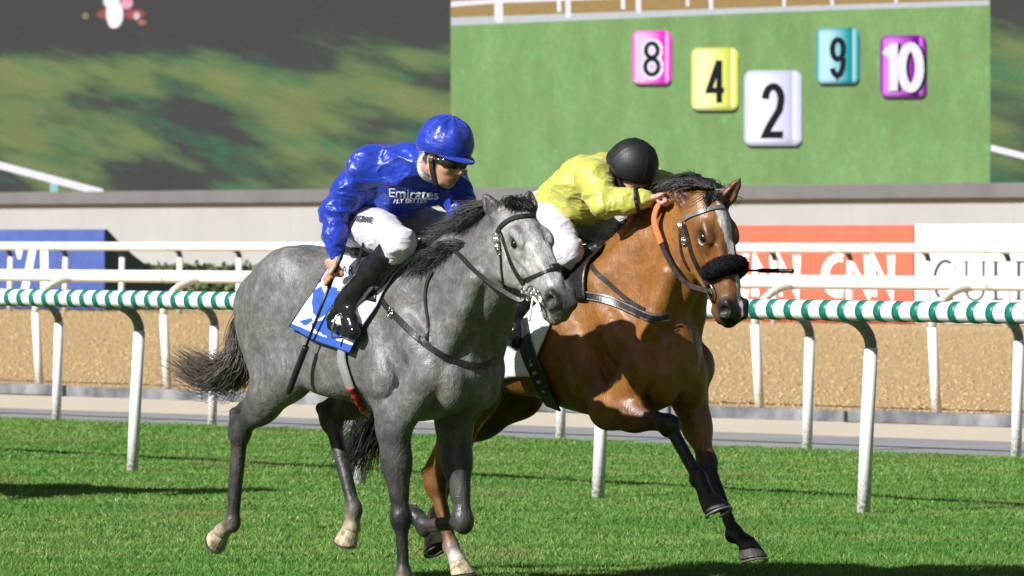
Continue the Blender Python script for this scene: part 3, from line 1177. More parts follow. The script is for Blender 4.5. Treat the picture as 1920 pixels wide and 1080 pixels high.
def build_rail(name, label, feet, side, z_rail, r_rail, r_post, z_str, lean, over, a0, a1, m_neck, stripe=None, under=False):
    feet = [np.asarray(f) for f in feet]
    O = feet[0]
    d = unit(feet[-1] - feet[0])
    t = empty(name, O)
    tag(t, label, 'rail', 'running rails beside the tracks')
    sd = side * unit(np.array([-d[1], d[0], 0.0]))          # left of the running direction points away from the camera
    p0, p1 = d * a0 + sd * over + UPV * z_rail, d * a1 + sd * over + UPV * z_rail
    nseg = max(2, int((a1 - a0) / 0.5))
    MB().tube([p0 + (p1 - p0) * i / nseg for i in range(nseg + 1)], r_rail, 20).build('rail_tube', M_RAIL, t, shade=True)
    jm = MB().tube([d * 0, d * 0.09], r_rail + 0.0045, 20).mesh('sleeve_joint', M_RAIL, True)
    for i in range(int((a1 - a0) / 4.2)):
        o = put('sleeve_joint', jm, t)
        o.location = tuple(p0 + d * (1.7 + 4.2 * i))
    pm = nm = None
    for f in feet:
        b = f - O
        a, arcp = bend(np.zeros(3), sd, z_str, z_rail - r_rail * 0.5, lean, over)
        if pm is None:
            pm = MB().tube([sd * 0 - UPV * 0.05, a * 0.5, a], [r_post] * 3, 14).mesh('post', M_RAIL, True)
            nm = MB().tube(arcp, [r_post * 0.86] * len(arcp), 12).mesh('gooseneck', m_neck, True)
        o = put('post', pm, t)
        o.location = tuple(b)
        o2 = put('gooseneck', nm, o)
    if stripe:
        per, w, ph = stripe
        sm = MB().tube([d * 0, d * w], r_rail + 0.003, 20, cap=True).mesh('green_band', M_GREEN, True)
        k = int((a1 - a0) / per)
        for i in range(k):
            o = put('green_band', sm, t)
            o.location = tuple(p0 + d * (ph + i * per))
    return t

# feet of the posts, measured along each rail
def feet_on(pa, pb, us):
    a, b = ground_at(*pa), ground_at(*pb)
    nrm = np.array([-(b - a)[1], (b - a)[0], 0.0])
    out = []
    for u in us:
        dd = sight(u, 441.0)
        dd = np.array([dd[0], dd[1], 0.0])
        t = (a @ nrm) / (dd @ nrm)
        out.append(dd * t)
    return out

f1 = feet_on((247, 888), (1618, 968), (-870, -500, -140, 247, 673, 1120, 1618, 2160, 2760))
build_rail('running_rail', 'white rail with green bands on bent white posts standing in the turf', f1, -1, 1.188, 0.0585, 0.040, 0.97, -0.06, 0.20, -2.5, 25, M_NECK, stripe=(0.168, 0.064, 0.03))
f2 = feet_on((105, 790), (1905, 861), (-480, -200, 105, 397, 715, 1050, 1513, 1905, 2330))
build_rail('running_rail', 'white rail on bent posts beside the asphalt path behind the banded rail', f2, -1, 1.068, 0.045, 0.040, 0.86, -0.03, 0.24, -3.5, 24, M_NECK)
f3 = feet_on((75, 727), (1757, 782), (-160, 75, 315, 560, 815, 1090, 1425, 1757, 2100))
build_rail('running_rail', 'plain white rail with cream bent posts at the near edge of the dirt', f3, 1, 1.188, 0.066, 0.045, 0.80, -0.06, 0.42, -6, 30, M_NECKW)
d4 = ground_at(18, 582)
f4 = [d4 + RD * (2.12 * i) for i in range(-2, 16)]
build_rail('running_rail', 'farthest plain white rail in front of the advertising boards', f4, -1, 1.385, 0.09, 0.062, 1.15, -0.03, 0.16, -8, 40, M_DARKCAP)

# ================================================================== HORSES
GF = Frame(55, (0, 0, 0))
GF.O = ground_at(757, 1140) - GF.F * 0.40 + GF.L * 0.10
_G52 = Frame(52, (0, 0, 0))
BF = Frame(48, GF.O - _G52.F * 0.44 + _G52.L * 1.30)

def m_coat(name, rough, fine, dapple, sheen_spec, bstr):
    m = new_mat(name, (0.2, 0.2, 0.2), rough, spec=sheen_spec)
    n = NT(m)
    co = n.coord()
    c = n.attr('Col')
    d = n.noise(co, 16.0, 4, 0.6)
    c = n.mix(n.rng(d, 0.35, 0.65, 0.0, dapple), c, (0, 0, 0))
    if dapple > 0.27:
        wm = n.noise(co, 6.0, 5, 0.65)
        c = n.mix(n.rng(wm, 0.48, 0.68, 0.0, 0.5), c, (0.13, 0.105, 0.088))
    hair = n.noise(n.mapping(co, (1.0, 1.0, 0.45), (0, 0.5, 0)), 120.0, 2, 0.8)
    c = n.mix(n.rng(hair, 0.33, 0.67, fine, 0.0), c, (0, 0, 0))
    spk = n.noise(co, 45.0, 3, 0.7)
    c = n.mix(n.rng(spk, 0.42, 0.68, 0.0, fine * 0.6), c, (0, 0, 0))
    n.put(n.b.inputs['Base Color'], c)
    n.put(n.b.inputs['Roughness'], n.rng(n.noise(co, 9, 4), 0.3, 0.7, rough - 0.10, rough + 0.12))
    musc = n.noise(n.mapping(co, (1.0, 1.6, 1.0), (0, 0.5, 0)), 11.0, 4, 0.55, dist=0.8)
    # long soft ridges of muscle and skin running down the limbs, and a net of veins
    rid = n.noise(n.mapping(co, (1.0, 1.0, 0.22), (0, 0.35, 0)), 26.0, 3, 0.5, dist=0.6)
    rid = n.math('SUBTRACT', 1.0, n.math('ABSOLUTE', n.math('MULTIPLY', n.math('SUBTRACT', rid, 0.5), 3.2)))
    vn = n.noise(n.mapping(co, (1.0, 1.0, 0.6), (0.4, 0.2, 0.3)), 9.0, 2, 0.4, dist=1.4)
    vein = n.rng(n.math('ABSOLUTE', n.math('SUBTRACT', vn, 0.5)), 0.022, 0.0)
    h = n.math('ADD', n.math('MULTIPLY', musc, 0.9), n.math('MULTIPLY', rid, 0.28))
    h = n.math('ADD', h, n.math('MULTIPLY', vein, 0.10))
    h = n.math('ADD', h, n.math('MULTIPLY', hair, 0.12))
    n.bump(h, bstr, 0.014)
    return m

M_COAT_G = m_coat('grey_coat', 0.44, 0.32, 0.36, 0.45, 0.60)
M_COAT_B = m_coat('bay_coat', 0.42, 0.26, 0.25, 0.45, 0.33)

def m_hair(name, a, b):
    m = new_mat(name, a, 0.42, spec=0.5)
    n = NT(m)
    n.put(n.b.inputs['Base Color'], n.mix(n.rng(n.noise(n.coord(), 30, 3), 0.35, 0.65), a, b))
    return m
M_MANE_G = m_hair('mane_dark_grey', (0.014, 0.014, 0.015), (0.05, 0.048, 0.047))
M_TAIL_G = m_hair('tail_grey_brown', (0.03, 0.026, 0.025), (0.13, 0.105, 0.088))
M_MANE_B = m_hair('mane_black', (0.010, 0.009, 0.009), (0.028, 0.023, 0.021))
M_EYE = new_mat('horse_eye', (0.012, 0.008, 0.006), 0.06, spec=0.8)
M_HOOF_D = simple_mat('hoof_dark', (0.045, 0.038, 0.032), 0.55, var=0.3, scale=25, bump=0.3, bscale=70)
M_HOOF_L = simple_mat('hoof_cream', (0.40, 0.33, 0.215), 0.6, var=0.55, scale=26, bump=0.2, bscale=60)
M_SHOE = simple_mat('shoe_metal', (0.55, 0.54, 0.52), 0.35, 0.9)

def mirror(p, s):
    return np.array([p[0], p[1] * s, p[2]])

def add_foreleg(B, elbow, knee, fet, cor, sg, c_up, c_low, c_knee, c_past, wfac=1.0):
    ax = unit(knee - elbow)
    back = unit(np.cross(np.array([0, 1.0, 0]), ax))
    if back[0] > 0:
        back = -back
    lat = np.array([0, 1.0, 0])
    B.cone(elbow - ax * 0.02, elbow + ax * 0.16, 0.084, 0.072, 0.04, c_up, lat, 0.80)
    B.cone(elbow + ax * 0.14, knee - ax * 0.03, 0.070, 0.037, 0.03, c_low if wfac > 1 else c_up, lat, 0.9)
    B.cone(elbow + ax * 0.02 - back * 0.035 + lat * sg * 0.02, elbow + ax * 0.24 - back * 0.012, 0.045, 0.024, 0.022, c_up)
    B.cone(elbow + ax * 0.0 + back * 0.03, elbow + ax * 0.22 + back * 0.022, 0.05, 0.022, 0.022, c_up)
    # knee: broad flat joint with the bone at its back
    B.ell(knee, (0.046, 0.050, 0.062), np.stack([back, lat, np.cross(back, lat)]), 0.025, c_knee)
    B.ell(knee + back * 0.026 + ax * -0.01, (0.026, 0.024, 0.036), None, 0.02, c_knee)
    cx = unit(fet - knee)
    cb = unit(np.cross(lat, cx))
    if cb @ back < 0:
        cb = -cb
    B.cone(knee + cx * 0.04, fet - cx * 0.03, 0.0280, 0.0245, 0.018, c_knee)
    B.cone(knee + cx * 0.05 + cb * 0.024, fet - cx * 0.02 + cb * 0.021, 0.0125, 0.0145, 0.006, c_knee)
    B.ell(fet, (0.037, 0.036, 0.042), None, 0.022, c_knee)
    B.ell(fet + cb * 0.026, (0.023, 0.027, 0.027), None, 0.018, c_knee)
    B.cone(fet + unit(cor - fet) * 0.02, cor, 0.0310, 0.039, 0.022, c_past)
    B.ell(cor, (0.038, 0.038, 0.026), None, 0.015, c_past)

def add_hindleg(B, hip, stifle, hock, fet, cor, sg, c_up, c_low, c_past):
    lat = np.array([0, 1.0, 0])
    # thigh, buttock muscle, stifle
    B.cone(hip, stifle, 0.20, 0.125, 0.08, c_up, lat, 0.62)
    B.cone(hip + np.array([-0.24, -0.02 * sg, 0.00]), stifle + (hock - stifle) * 0.28 + np.array([-0.05, 0, 0.02]), 0.125, 0.085, 0.06, c_up, lat, 0.75)
    B.ell(stifle + np.array([0.03, 0.02 * sg, 0]), (0.08, 0.07, 0.09), None, 0.05, c_up)
    ax = unit(hock - stifle)
    back = unit(np.cross(lat, ax))
    if (hip - stifle) @ back > 0:
        pass
    # gaskin
    L = np.linalg.norm(hock - stifle)
    B.cone(stifle, stifle + ax * L * 0.55, 0.112, 0.082, 0.05, c_up, lat, 0.72)
    B.cone(stifle + ax * L * 0.5, hock - ax * 0.03, 0.084, 0.040, 0.04, c_low, lat, 0.78)
    cx = unit(fet - hock)
    cb = unit(ax - cx * (ax @ cx)) * 1.0
    heel = hock - cx * 0.072 + cb * 0.050
    # tendon and point of the hock
    B.cone(stifle + ax * L * 0.45 + unit(heel - stifle) * 0.02 - cx * 0.05, heel, 0.036, 0.020, 0.02, c_low)
    B.cone(heel, hock + cx * 0.03 + cb * 0.024, 0.0265, 0.026, 0.012, c_low)
    B.ell(hock, (0.062, 0.049, 0.070), np.stack([cb, np.cross(cx, cb), cx]), 0.022, c_low)
    B.cone(hock + cx * 0.03, fet - cx * 0.03, 0.0365, 0.0285, 0.018, c_low)
    B.cone(hock + cx * 0.05 + cb * 0.027, fet - cx * 0.02 + cb * 0.022, 0.0125, 0.0145, 0.006, c_low)
    B.ell(fet, (0.038, 0.037, 0.042), None, 0.022, c_low)
    B.ell(fet + cb * 0.024, (0.023, 0.027, 0.026), None, 0.018, c_low)
    B.cone(fet + unit(cor - fet) * 0.02, cor, 0.0310, 0.039, 0.022, c_past)
    B.ell(cor, (0.038, 0.038, 0.026), None, 0.015, c_past)

def add_head(B, P, A, C, S=1.0, ears=None, open_mouth=0.0):
    """A rows: down the nose, to the left, out of the forehead"""
    def h(x, y, z):
        return P + S * (A[0] * x + A[1] * y + A[2] * z)
    lat = A[1]
    f, mz, ch = C['face'], C['muzzle'], C['cheek']
    E = lambda c, r, k, col, **kw: B.ell(c, np.asarray(r) * S, A, k, col, **kw)
    E(h(.06, 0, -.055), (.11, .080, .085), .05, ch)
    E(h(.16, 0, -.045), (.14, .092, .075), .04, f)
    B.cone(h(.12, 0, -.012), h(.47, 0, -.030), .060 * S, .040 * S, .035, f, lat, 0.98)
    B.cone(h(.22, 0, -.075), h(.50, 0, -.068), .074 * S, .050 * S, .035, f, lat, 0.80)
    for s in (-1, 1):
        E(h(.185, .056 * s, -.135), (.135, .034, .112), .028, ch)            # round cheek
        B.cone(h(.10, .06 * s, -.10), h(.06, .05 * s, -.20), .04 * S, .03 * S, .03, ch)
        B.cone(h(.235, .078 * s, -.052), h(.385, .050 * s, -.060), .014 * S, .010 * S, .012, f)   # cheek crest
        E(h(.200, .074 * s, .004), (.055, .026, .024), .030, f)              # brow
        E(h(.224, .072 * s, -.044), (.050, .022, .020), .028, f)             # below the eye
        E(h(.213, .102 * s, -.018), (.034, .022, .0235), .006, C['eye'], sub=True, cw=1.2)
        B.cone(h(.27, .035 * s, .012), h(.45, .026 * s, -.008), .018 * S, .014 * S, .02, f)      # nasal bone edge
        # nostril wing and opening
        E(h(.548, .046 * s, -.036), (.048, .026, .034), .016, mz)
        B.cone(h(.530, .056 * s, -.010), h(.585, .044 * s, -.030), .013 * S, .013 * S, .010, mz)
        B.cone(h(.575, .060 * s, -.060), h(.590, .044 * s, -.030), .012 * S, .013 * S, .010, mz)
        E(h(.563, .066 * s, -.038), (.023, .034, .029), .006, C['nostril'], sub=True, cw=7.0)
        B.cone(h(.18, .045 * s, -.215), h(.42, .028 * s, -.135), .030 * S, .022 * S, .03, ch)     # jaw bone
    B.cone(h(.35, 0, -.075), h(.545, 0, -.062), .055 * S, .052 * S, .03, mz, lat, 0.9)
    E(h(.575, 0, -.070), (.042, .050, .046), .025, mz)
    E(h(.590, 0, -.100), (.030, .040, .026), .015, mz)                       # upper lip
    dj = -open_mouth
    B.cone(h(.30, 0, -.150 + dj * .4), h(.53, 0, -.126 + dj), .040 * S, .028 * S, .025, ch)
    E(h(.555, 0, -.135 + dj), (.036, .036, .024), .014, mz)                  # lower lip and chin
    E(h(.515, 0, -.155 + dj), (.030, .030, .022), .014, mz)
    B.cone(h(.46, .075, -.112 + dj * .5), h(.60, .05, -.122 + dj * .6), .006 * S, .005 * S, .008, C['nostril'], sub=True)
    B.cone(h(.46, -.075, -.112 + dj * .5), h(.60, -.05, -.122 + dj * .6), .006 * S, .005 * S, .008, C['nostril'], sub=True)
    if ears:
        for (base, tip, open_dir) in ears:
            d = tip - base
            L = np.linalg.norm(d)
            a = d / L
            od = unit(open_dir - a * (open_dir @ a))
            B.cone(base - a * 0.02, base + a * L * 0.35, 0.026, 0.034, 0.02, C['ear'], od, 0.75)
            B.cone(base + a * L * 0.35, base + a * L * 0.72, 0.034, 0.022, 0.012, C['ear'], od, 0.75)
            B.cone(base + a * L * 0.70, tip - a * 0.006, 0.022, 0.006, 0.010, C['eartip'], od, 0.75)
            B.cone(base + a * L * 0.16 + od * 0.030, base + a * L * 0.80 + od * 0.018, 0.022, 0.008, 0.006, C['earin'], od, 1.0, sub=True, cw=0.8)

def add_trunk(B, c, c_belly, c_croup, dz=0.0, chest_x=0.0, dx=0.0):
    T = [(-0.86, 1.22, 0.04, 0.06), (-0.82, 1.22, 0.115, 0.16), (-0.74, 1.24, 0.19, 0.245), (-0.62, 1.265, 0.235, 0.285), (-0.48, 1.28, 0.250, 0.288),
         (-0.34, 1.262, 0.245, 0.290), (-0.18, 1.232, 0.255, 0.305), (-0.02, 1.205, 0.268, 0.325), (0.14, 1.185, 0.270, 0.345), (0.28, 1.178, 0.255, 0.362),
         (0.42, 1.180, 0.212, 0.372), (0.54, 1.170, 0.186, 0.350), (0.66, 1.135, 0.170, 0.290), (0.76, 1.105, 0.152, 0.225), (0.84, 1.085, 0.115, 0.150), (0.88, 1.08, 0.05, 0.07)]
    T = [(x + dx + chest_x * smooth(x, 0.3, 0.85), z + dz, a, b) for x, z, a, b in T]
    B.loft(T, 0.06, c, 2.15)
    # withers, loin, croup ridge, breast
    B.cone((0.16 + dx, 0, 1.46 + dz), (0.46 + dx, 0, 1.49 + dz), 0.075, 0.085, 0.06, c, (0, 1, 0), 0.55)
    B.cone((-0.62 + dx, 0, 1.50 + dz), (-0.30 + dx, 0, 1.50 + dz), 0.06, 0.055, 0.06, c_croup, (0, 1, 0), 1.2)
    for s in (-1, 1):
        B.ell((-0.40 + dx, 0.14 * s, 1.46 + dz), (0.14, 0.10, 0.10), None, 0.06, c_croup)        # point of the hip
        B.ell((0.02 + dx, 0.19 * s, 1.05 + dz), (0.30, 0.08, 0.14), None, 0.06, c_belly)
        B.ell((0.79 + chest_x + dx, 0.080 * s, 1.00 + dz), (0.080, 0.080, 0.135), None, 0.018, c)         # breast muscles
        # shoulder blade and the muscle behind it
        B.cone((0.34 + dx, 0.125 * s, 1.44 + dz), (0.64 + chest_x * .6 + dx, 0.170 * s, 1.14 + dz), 0.078, 0.088, 0.016, c, (0, 1, 0), 0.72)
        B.cone((0.24 + dx, 0.17 * s, 1.34 + dz), (0.42 + dx, 0.20 * s, 1.00 + dz), 0.10, 0.10, 0.018, c, (0, 1, 0), 0.58)

def add_upper_fore(B, psh, elbow, sg, c):
    lat = np.array([0, 1.0, 0])
    B.cone(psh, elbow, 0.098, 0.080, 0.018, c, lat, 0.74)
    B.ell(psh + np.array([0.0, 0, 0.02]), (0.085, 0.07, 0.10), None, 0.035, c)
    top = np.array([psh[0] - 0.42, 0.18 * sg, psh[2] + 0.10])
    B.cone(top, elbow + np.array([-0.03, 0, 0.03]), 0.10, 0.068, 0.016, c, lat, 0.66)          # triceps

# ---------------------------------------------------------------- the grey
def hoof_mesh(name, cor, down, toe, mat, shoe=True, S=1.0, parent=None):
    d = unit(down)
    t = unit(toe - d * (toe @ d))
    l = np.cross(d, t)
    V, Fc = [], []
    n = 20
    rings = [(0.0, .041, .0), (0.012, .044, .004), (0.040, .051, .012), (0.068, .058, .021), (0.074, .0575, .022)]
    for (z, r, sh) in rings:
        for k in range(n):
            a = 2 * math.pi * k / n
            ca, sa = math.cos(a), math.sin(a)
            x = r * ca * (1.12 if ca > 0 else 0.86)
            V.append(cor + S * (d * (z + 0.012 * (1 - ca) * (z > .03) * -0.5) + t * (sh + x) + l * r * sa))
    for i in range(len(rings) - 1):
        for k in range(n):
            j = (k + 1) % n
            Fc.append([i * n + k, (i + 1) * n + k, (i + 1) * n + j, i * n + j])
    Fc.append([(len(rings) - 1) * n + k for k in range(n)])
    Fc.append([k for k in range(n)][::-1])
    me = np_mesh(name, V, Fc, mat, shade=False)
    me.materials.append(M_HOOF_D)
    me.polygons[len(Fc) - 2].material_index = 1
    o = put(name, me, parent)
    if shoe:
        pts = []
        for k in range(19):
            a = math.radians(-138 + 276 * k / 18)
            ca, sa = math.cos(a), math.sin(a)
            x = 0.052 * ca * (1.14 if ca > 0 else 0.86)
            pts.append(cor + S * (d * 0.079 + t * (0.022 + x) + l * 0.052 * sa))
        MB().ribbon([p for p in pts], [d] * len(pts), 0.020 * S, 0.006 * S).build('horseshoe', M_SHOE, o)
    return o

def strands(name, gen, count, segs, mat, parent, w0=0.0022, tip=0.25):
    """gen(i) -> list of control points of one strand; each strand a thin three-sided tapering fibre"""
    V = np.zeros((count, segs, 3, 3))
    for i in range(count):
        P = np.array(catmull(gen(i), segs))
        T = np.gradient(P, axis=0)
        T /= np.linalg.norm(T, axis=1, keepdims=True) + 1e-9
        r = rng.standard_normal(3)
        A = np.cross(T, r)
        A /= np.linalg.norm(A, axis=1, keepdims=True) + 1e-9
        Bn = np.cross(T, A)
        w = w0 * (0.6 + 0.8 * rng.random()) * np.linspace(1, tip, segs)
        for k in range(3):
            a = 2.094 * k
            V[i, :, k] = P + (A * math.cos(a) + Bn * math.sin(a)) * w[:, None]
    base = (np.arange(count) * segs * 3)[:, None, None, None]
    s = np.arange(segs - 1)[None, :, None, None] * 3
    k = np.arange(3)[None, None, :, None]
    kk = (k + 1) % 3
    Fq = np.concatenate([base + s + k, base + s + kk, base + s + 3 + kk, base + s + 3 + k], axis=3).reshape(-1, 4)
    return put(name, np_mesh(name, V.reshape(-1, 3), Fq, mat), parent)

def head_axes(poll, nose, yaw=0.0, roll=0.0):
    a = unit(nose - poll)
    c, s = math.cos(yaw), math.sin(yaw)
    a = np.array([a[0] * c - a[1] * s, a[0] * s + a[1] * c, a[2]])
    l = unit(np.cross(np.array([0, 0, 1.0]), a))
    n = np.cross(a, l)
    cr, sr = math.cos(roll), math.sin(roll)
    return np.stack([a, l * cr + n * sr, n * cr - l * sr])

def eyes(horse, P, A, S=1.0):
    for s in (-1, 1):
        c = P + S * (A[0] * .213 + A[1] * .0790 * s - A[2] * .018)
        V, Fc = [], []
        n, m = 16, 10
        for i in range(m + 1):
            for k in range(n):
                th, ph = math.pi * i / m, 2 * math.pi * k / n
                V.append(c + 0.0245 * S * np.array([math.sin(th) * math.cos(ph), math.sin(th) * math.sin(ph), math.cos(th)]))
        for i in range(m):
            for k in range(n):
                Fc.append([i * n + k, (i + 1) * n + k, (i + 1) * n + (k + 1) % n, i * n + (k + 1) % n])
        put('eye', np_mesh('eye', V, Fc, M_EYE), horse)

def build_grey():
    at = GF.at
    horse = empty('grey_horse', GF.O, GF.th)
    tag(horse, 'dapple grey racehorse galloping nearest the camera with a dark mane', 'horse')
    body, dark, mid = (0.215, 0.209, 0.204), (0.030, 0.029, 0.029), (0.085, 0.082, 0.080)
    cream = (0.60, 0.52, 0.36)
    croup = (0.25, 0.244, 0.238)
    B = Flesh()
    add_trunk(B, body, (0.22, 0.214, 0.209), croup, dx=-0.045)
    # neck
    lat = np.array([0, 1.0, 0])
    N = [np.array(p) for p in ((.45, 0, 1.22), (.68, 0, 1.35), (.87, 0, 1.48), (1.015, 0, 1.595))]
    B.chain(N, [.295, .225, .172, .136], 0.06, (0.185, 0.180, 0.175), lat, 0.52)
    B.chain([(.40, 0, 1.50), (.62, 0, 1.575), (.83, 0, 1.65), (1.01, 0, 1.715)], [.05, .045, .042, .045], 0.05, (0.17, 0.165, 0.16), lat, 0.8)
    for s in (-1, 1):
        B.chain([(.94, .085 * s, 1.43), (.82, .105 * s, 1.24), (.70, .125 * s, 1.06)], [.055, .065, .07], 0.014, body)      # muscle down the front of the neck
        B.chain([(.70, .06 * s, 1.56), (.50, .13 * s, 1.38)], [.07, .09], 0.05, body, lat, 0.7)
    # legs
    RE, RK, RFt, RC = at(738, 800, -.165), at(752, 972, -.125), at(757, 1078, -.115), at(757, 1104, -.115)
    LE, LK, LFt, LC = at(850, 798, .15), at(868, 976, .14), at(795, 985, .135), at(780, 968, .135)
    psr, psl = np.array([.67, -.150, 1.02]), np.array([.66, .150, 1.03])
    add_upper_fore(B, psr, RE, -1, body)
    add_upper_fore(B, psl, LE, 1, body)
    add_foreleg(B, RE, RK, RFt, RC, -1, mid, (0.055, 0.053, 0.052), dark, cream, 2.0)
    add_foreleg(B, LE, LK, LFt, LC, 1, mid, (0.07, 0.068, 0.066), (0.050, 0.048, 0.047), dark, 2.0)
    hipr, hipl = np.array([-.52, -.135, 1.30]), np.array([-.50, .135, 1.30])
    RS, RH, RFh, RCh = np.array([-.40, -.180, 1.01]), at(450, 808, -.19), at(436, 981, -.185), at(417, 996, -.185)
    LS, LH, LFh, LCh = np.array([-.14, .17, 1.00]), at(622, 785, .12), at(664, 955, .12), at(659, 990, .12)
    add_hindleg(B, hipr, RS, RH, RFh, RCh, -1, body, (0.050, 0.048, 0.047), cream)
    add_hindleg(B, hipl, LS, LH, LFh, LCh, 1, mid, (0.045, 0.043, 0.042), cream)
    # head
    poll = at(966, 384, 0.0) + np.array([-.01, 0, -.01])
    nose = at(1078, 566, 0.0)
    A = head_axes(poll, nose, yaw=-0.06, roll=0.05)
    S = 0.985
    C = dict(face=(0.66, 0.65, 0.63), cheek=(0.42, 0.41, 0.395), muzzle=(0.20, 0.192, 0.186), eye=(0.05, 0.045, 0.045), nostril=(0.02, 0.016, 0.016), ear=(0.15, 0.145, 0.14), eartip=(0.03, 0.03, 0.03), earin=(0.17, 0.14, 0.13))
    e1b, e1t = at(930, 402, -.06), at(907, 363, -.10)
    e2b, e2t = at(994, 400, .06), at(992, 356, .085)
    add_head(B, poll, A, C, S, ears=[(e1b, e1t, np.array([.5, -1.0, .3])), (e2b, e2t, np.array([1.0, -.1, .1]))], open_mouth=0.012)
    V, Q = B.grow(0.0064)
    V = relax(V, Q, 1, 0.25)
    N_ = normals(V, Q)
    cols = B.colour(V, body, 0.014)
    # coat pattern: dark edge of the nose, darker joints, paler face
    hx = (V - poll) @ A.T / S
    inhead = smooth(hx[:, 0], .04, .12) * (V[:, 2] > 1.2) * (V[:, 0] > .98)
    side = smooth(np.abs(hx[:, 1]), .055, .095) * smooth(hx[:, 0], .22, .30) * smooth(hx[:, 2], -.06, -.02)
    n1 = nz(V, 26, 3.1)
    n2 = nz(V, 9, 1.7)
    f = (inhead * side * smooth(n2, -.25, .35) * (hx[:, 1] > 0))[:, None]
    cols = cols * (1 - 0.88 * f) + 0.02 * f
    patch = (inhead * np.exp(-(((hx[:, 0] - .165) / .05) ** 2 + ((hx[:, 1] + .06) / .022) ** 2 + ((hx[:, 2] - .012) / .05) ** 2)))[:, None]
    cols = cols * (1 - 0.7 * patch) + np.array([.10, .075, .065]) * 0.7 * patch
    pink = (inhead * np.exp(-(((hx[:, 0] - .60) / .03) ** 2 + ((hx[:, 2] + .11) / .03) ** 2)))[:, None]
    cols = cols * (1 - 0.5 * pink) + np.array([.35, .27, .22]) * 0.5 * pink
    dap = 0.88 + 0.20 * smooth(n1, -.1, .5) + 0.12 * n2
    cols = cols * dap[:, None]
    put('body', np_mesh('grey_horse_body', V, Q, M_COAT_G, cols), horse)
    bvh = bvh_of(V, Q)
    eyes(horse, poll, A, S)
    hoof_mesh('hoof', RC, RC - RFt + np.array([0, 0, -.03]), np.array([1.0, 0, 0]), M_HOOF_L, True, 1.0, horse)
    hoof_mesh('hoof', LC, unit(LC - LFt) + np.array([-.2, 0, .1]), np.array([-.2, 0, -1.0]), M_HOOF_D, True, 0.95, horse)
    hoof_mesh('hoof', RCh, at(392, 1016, -.185) - RCh, np.array([-.4, -.1, -1.0]), M_HOOF_L, True, 0.90, horse)
    hoof_mesh('hoof', LCh, at(650, 1030, .12) - LCh, np.array([.15, -.5, -.2]), M_HOOF_L, True, 0.90, horse)
    # mane, blown back on the near side
    crest = catmull([(.36, 0, 1.545), (.58, -.01, 1.61), (.76, -.01, 1.665), (.92, -.005, 1.72), (1.04, 0, 1.76)], 40)
    def gm(i):
        t = 0.22 + 0.78 * rng.random() ** 0.8
        k = t * 38
        j = int(k)
        p = crest[j] * (1 - (k - j)) + crest[j + 1] * (k - j) + np.array([0, rng.normal(0, .012), -.012])
        L = (0.06 + 0.13 * t + 0.04 * rng.random()) * (0.55 + 0.55 * rng.random())
        up = rng.normal(-.12, .18)
        out = -abs(rng.normal(0.60, .25))
        d0 = unit([-.65, out * .8, .28 + .3 * up])
        d1 = unit([-1.0, out, -.10 + up])
        d2 = unit([-1.0 + rng.normal(0, .25), out * .8 + rng.normal(0, .2), -.45 + up + rng.normal(0, .25)])
        return [p, p + d0 * L * .22, p + d0 * L * .22 + d1 * L * .45, p + d0 * L * .22 + d1 * L * .45 + d2 * L * .45]
    strands('mane', gm, 3200, 8, M_MANE_G, horse, 0.0017)
    def gw(i):
        t = rng.random()
        p = GF.hit(bvh, 872 - 42 * t + rng.normal(0, 3), 456 + 26 * t + rng.normal(0, 3), -0.008)[0]
        L = rng.uniform(.06, .24)
        return [p, p + np.array([-.35, -.25, .05]) * L + rng.normal(0, .008, 3), p + np.array([-.70, -.33, -.18]) * L + rng.normal(0, .015, 3), p + np.array([-1.0, -.34, -.55]) * L + rng.normal(0, .02, 3)]
    strands('mane_lock', gw, 480, 7, M_MANE_G, horse, 0.0015)
    def gf(i):
        p = poll + A[0] * rng.uniform(-.02, .05) + A[1] * rng.normal(0, .03) + A[2] * .022
        L = rng.uniform(.05, .13)
        y = rng.normal(-.25, .35)
        return [p, p + (A[2] * .5 + A[1] * y * .3) * L * .6, p + (A[2] * .35 + A[1] * y + A[0] * .35) * L]
    strands('forelock', gf, 260, 6, M_MANE_G, horse, 0.0028)
    # tail streaming behind
    root = np.array([-.86, .0, 1.39])
    g1, g2, g3, g4 = at(440, 625, .02), at(446, 672, .02), at(428, 705, .03), at(350, 684, .05)
    # dock, a tapering stump
    def gt(i):
        s = rng.normal(0, 1, 3)
        t = rng.random()
        k = 0.50 + 0.46 * rng.random() ** 0.8
        a = root + s * .012
        b = np.asarray(g1) + np.array([0, .02, .02]) + s * .014
        c = np.asarray(g2) + s * .024
        d = np.asarray(g3) + (s + rng.normal(0, .5, 3)) * np.array([.03, .05, .035])
        spread = np.array([rng.normal(0, .06), rng.normal(0, .035), rng.normal(.01, .036)])
        e = d + (np.asarray(g4) - np.asarray(g3)) * k + spread + np.array([0, 0, -.03 * s[2]])
        m = (d + e) / 2 + np.array([0, 0, -.028]) + spread * .3
        return [a, b, c, d, m, e]
    strands('tail', gt, 1250, 12, M_TAIL_G, horse, 0.0020, 0.3)
    return horse, bvh, poll, A, S, (V, Q)

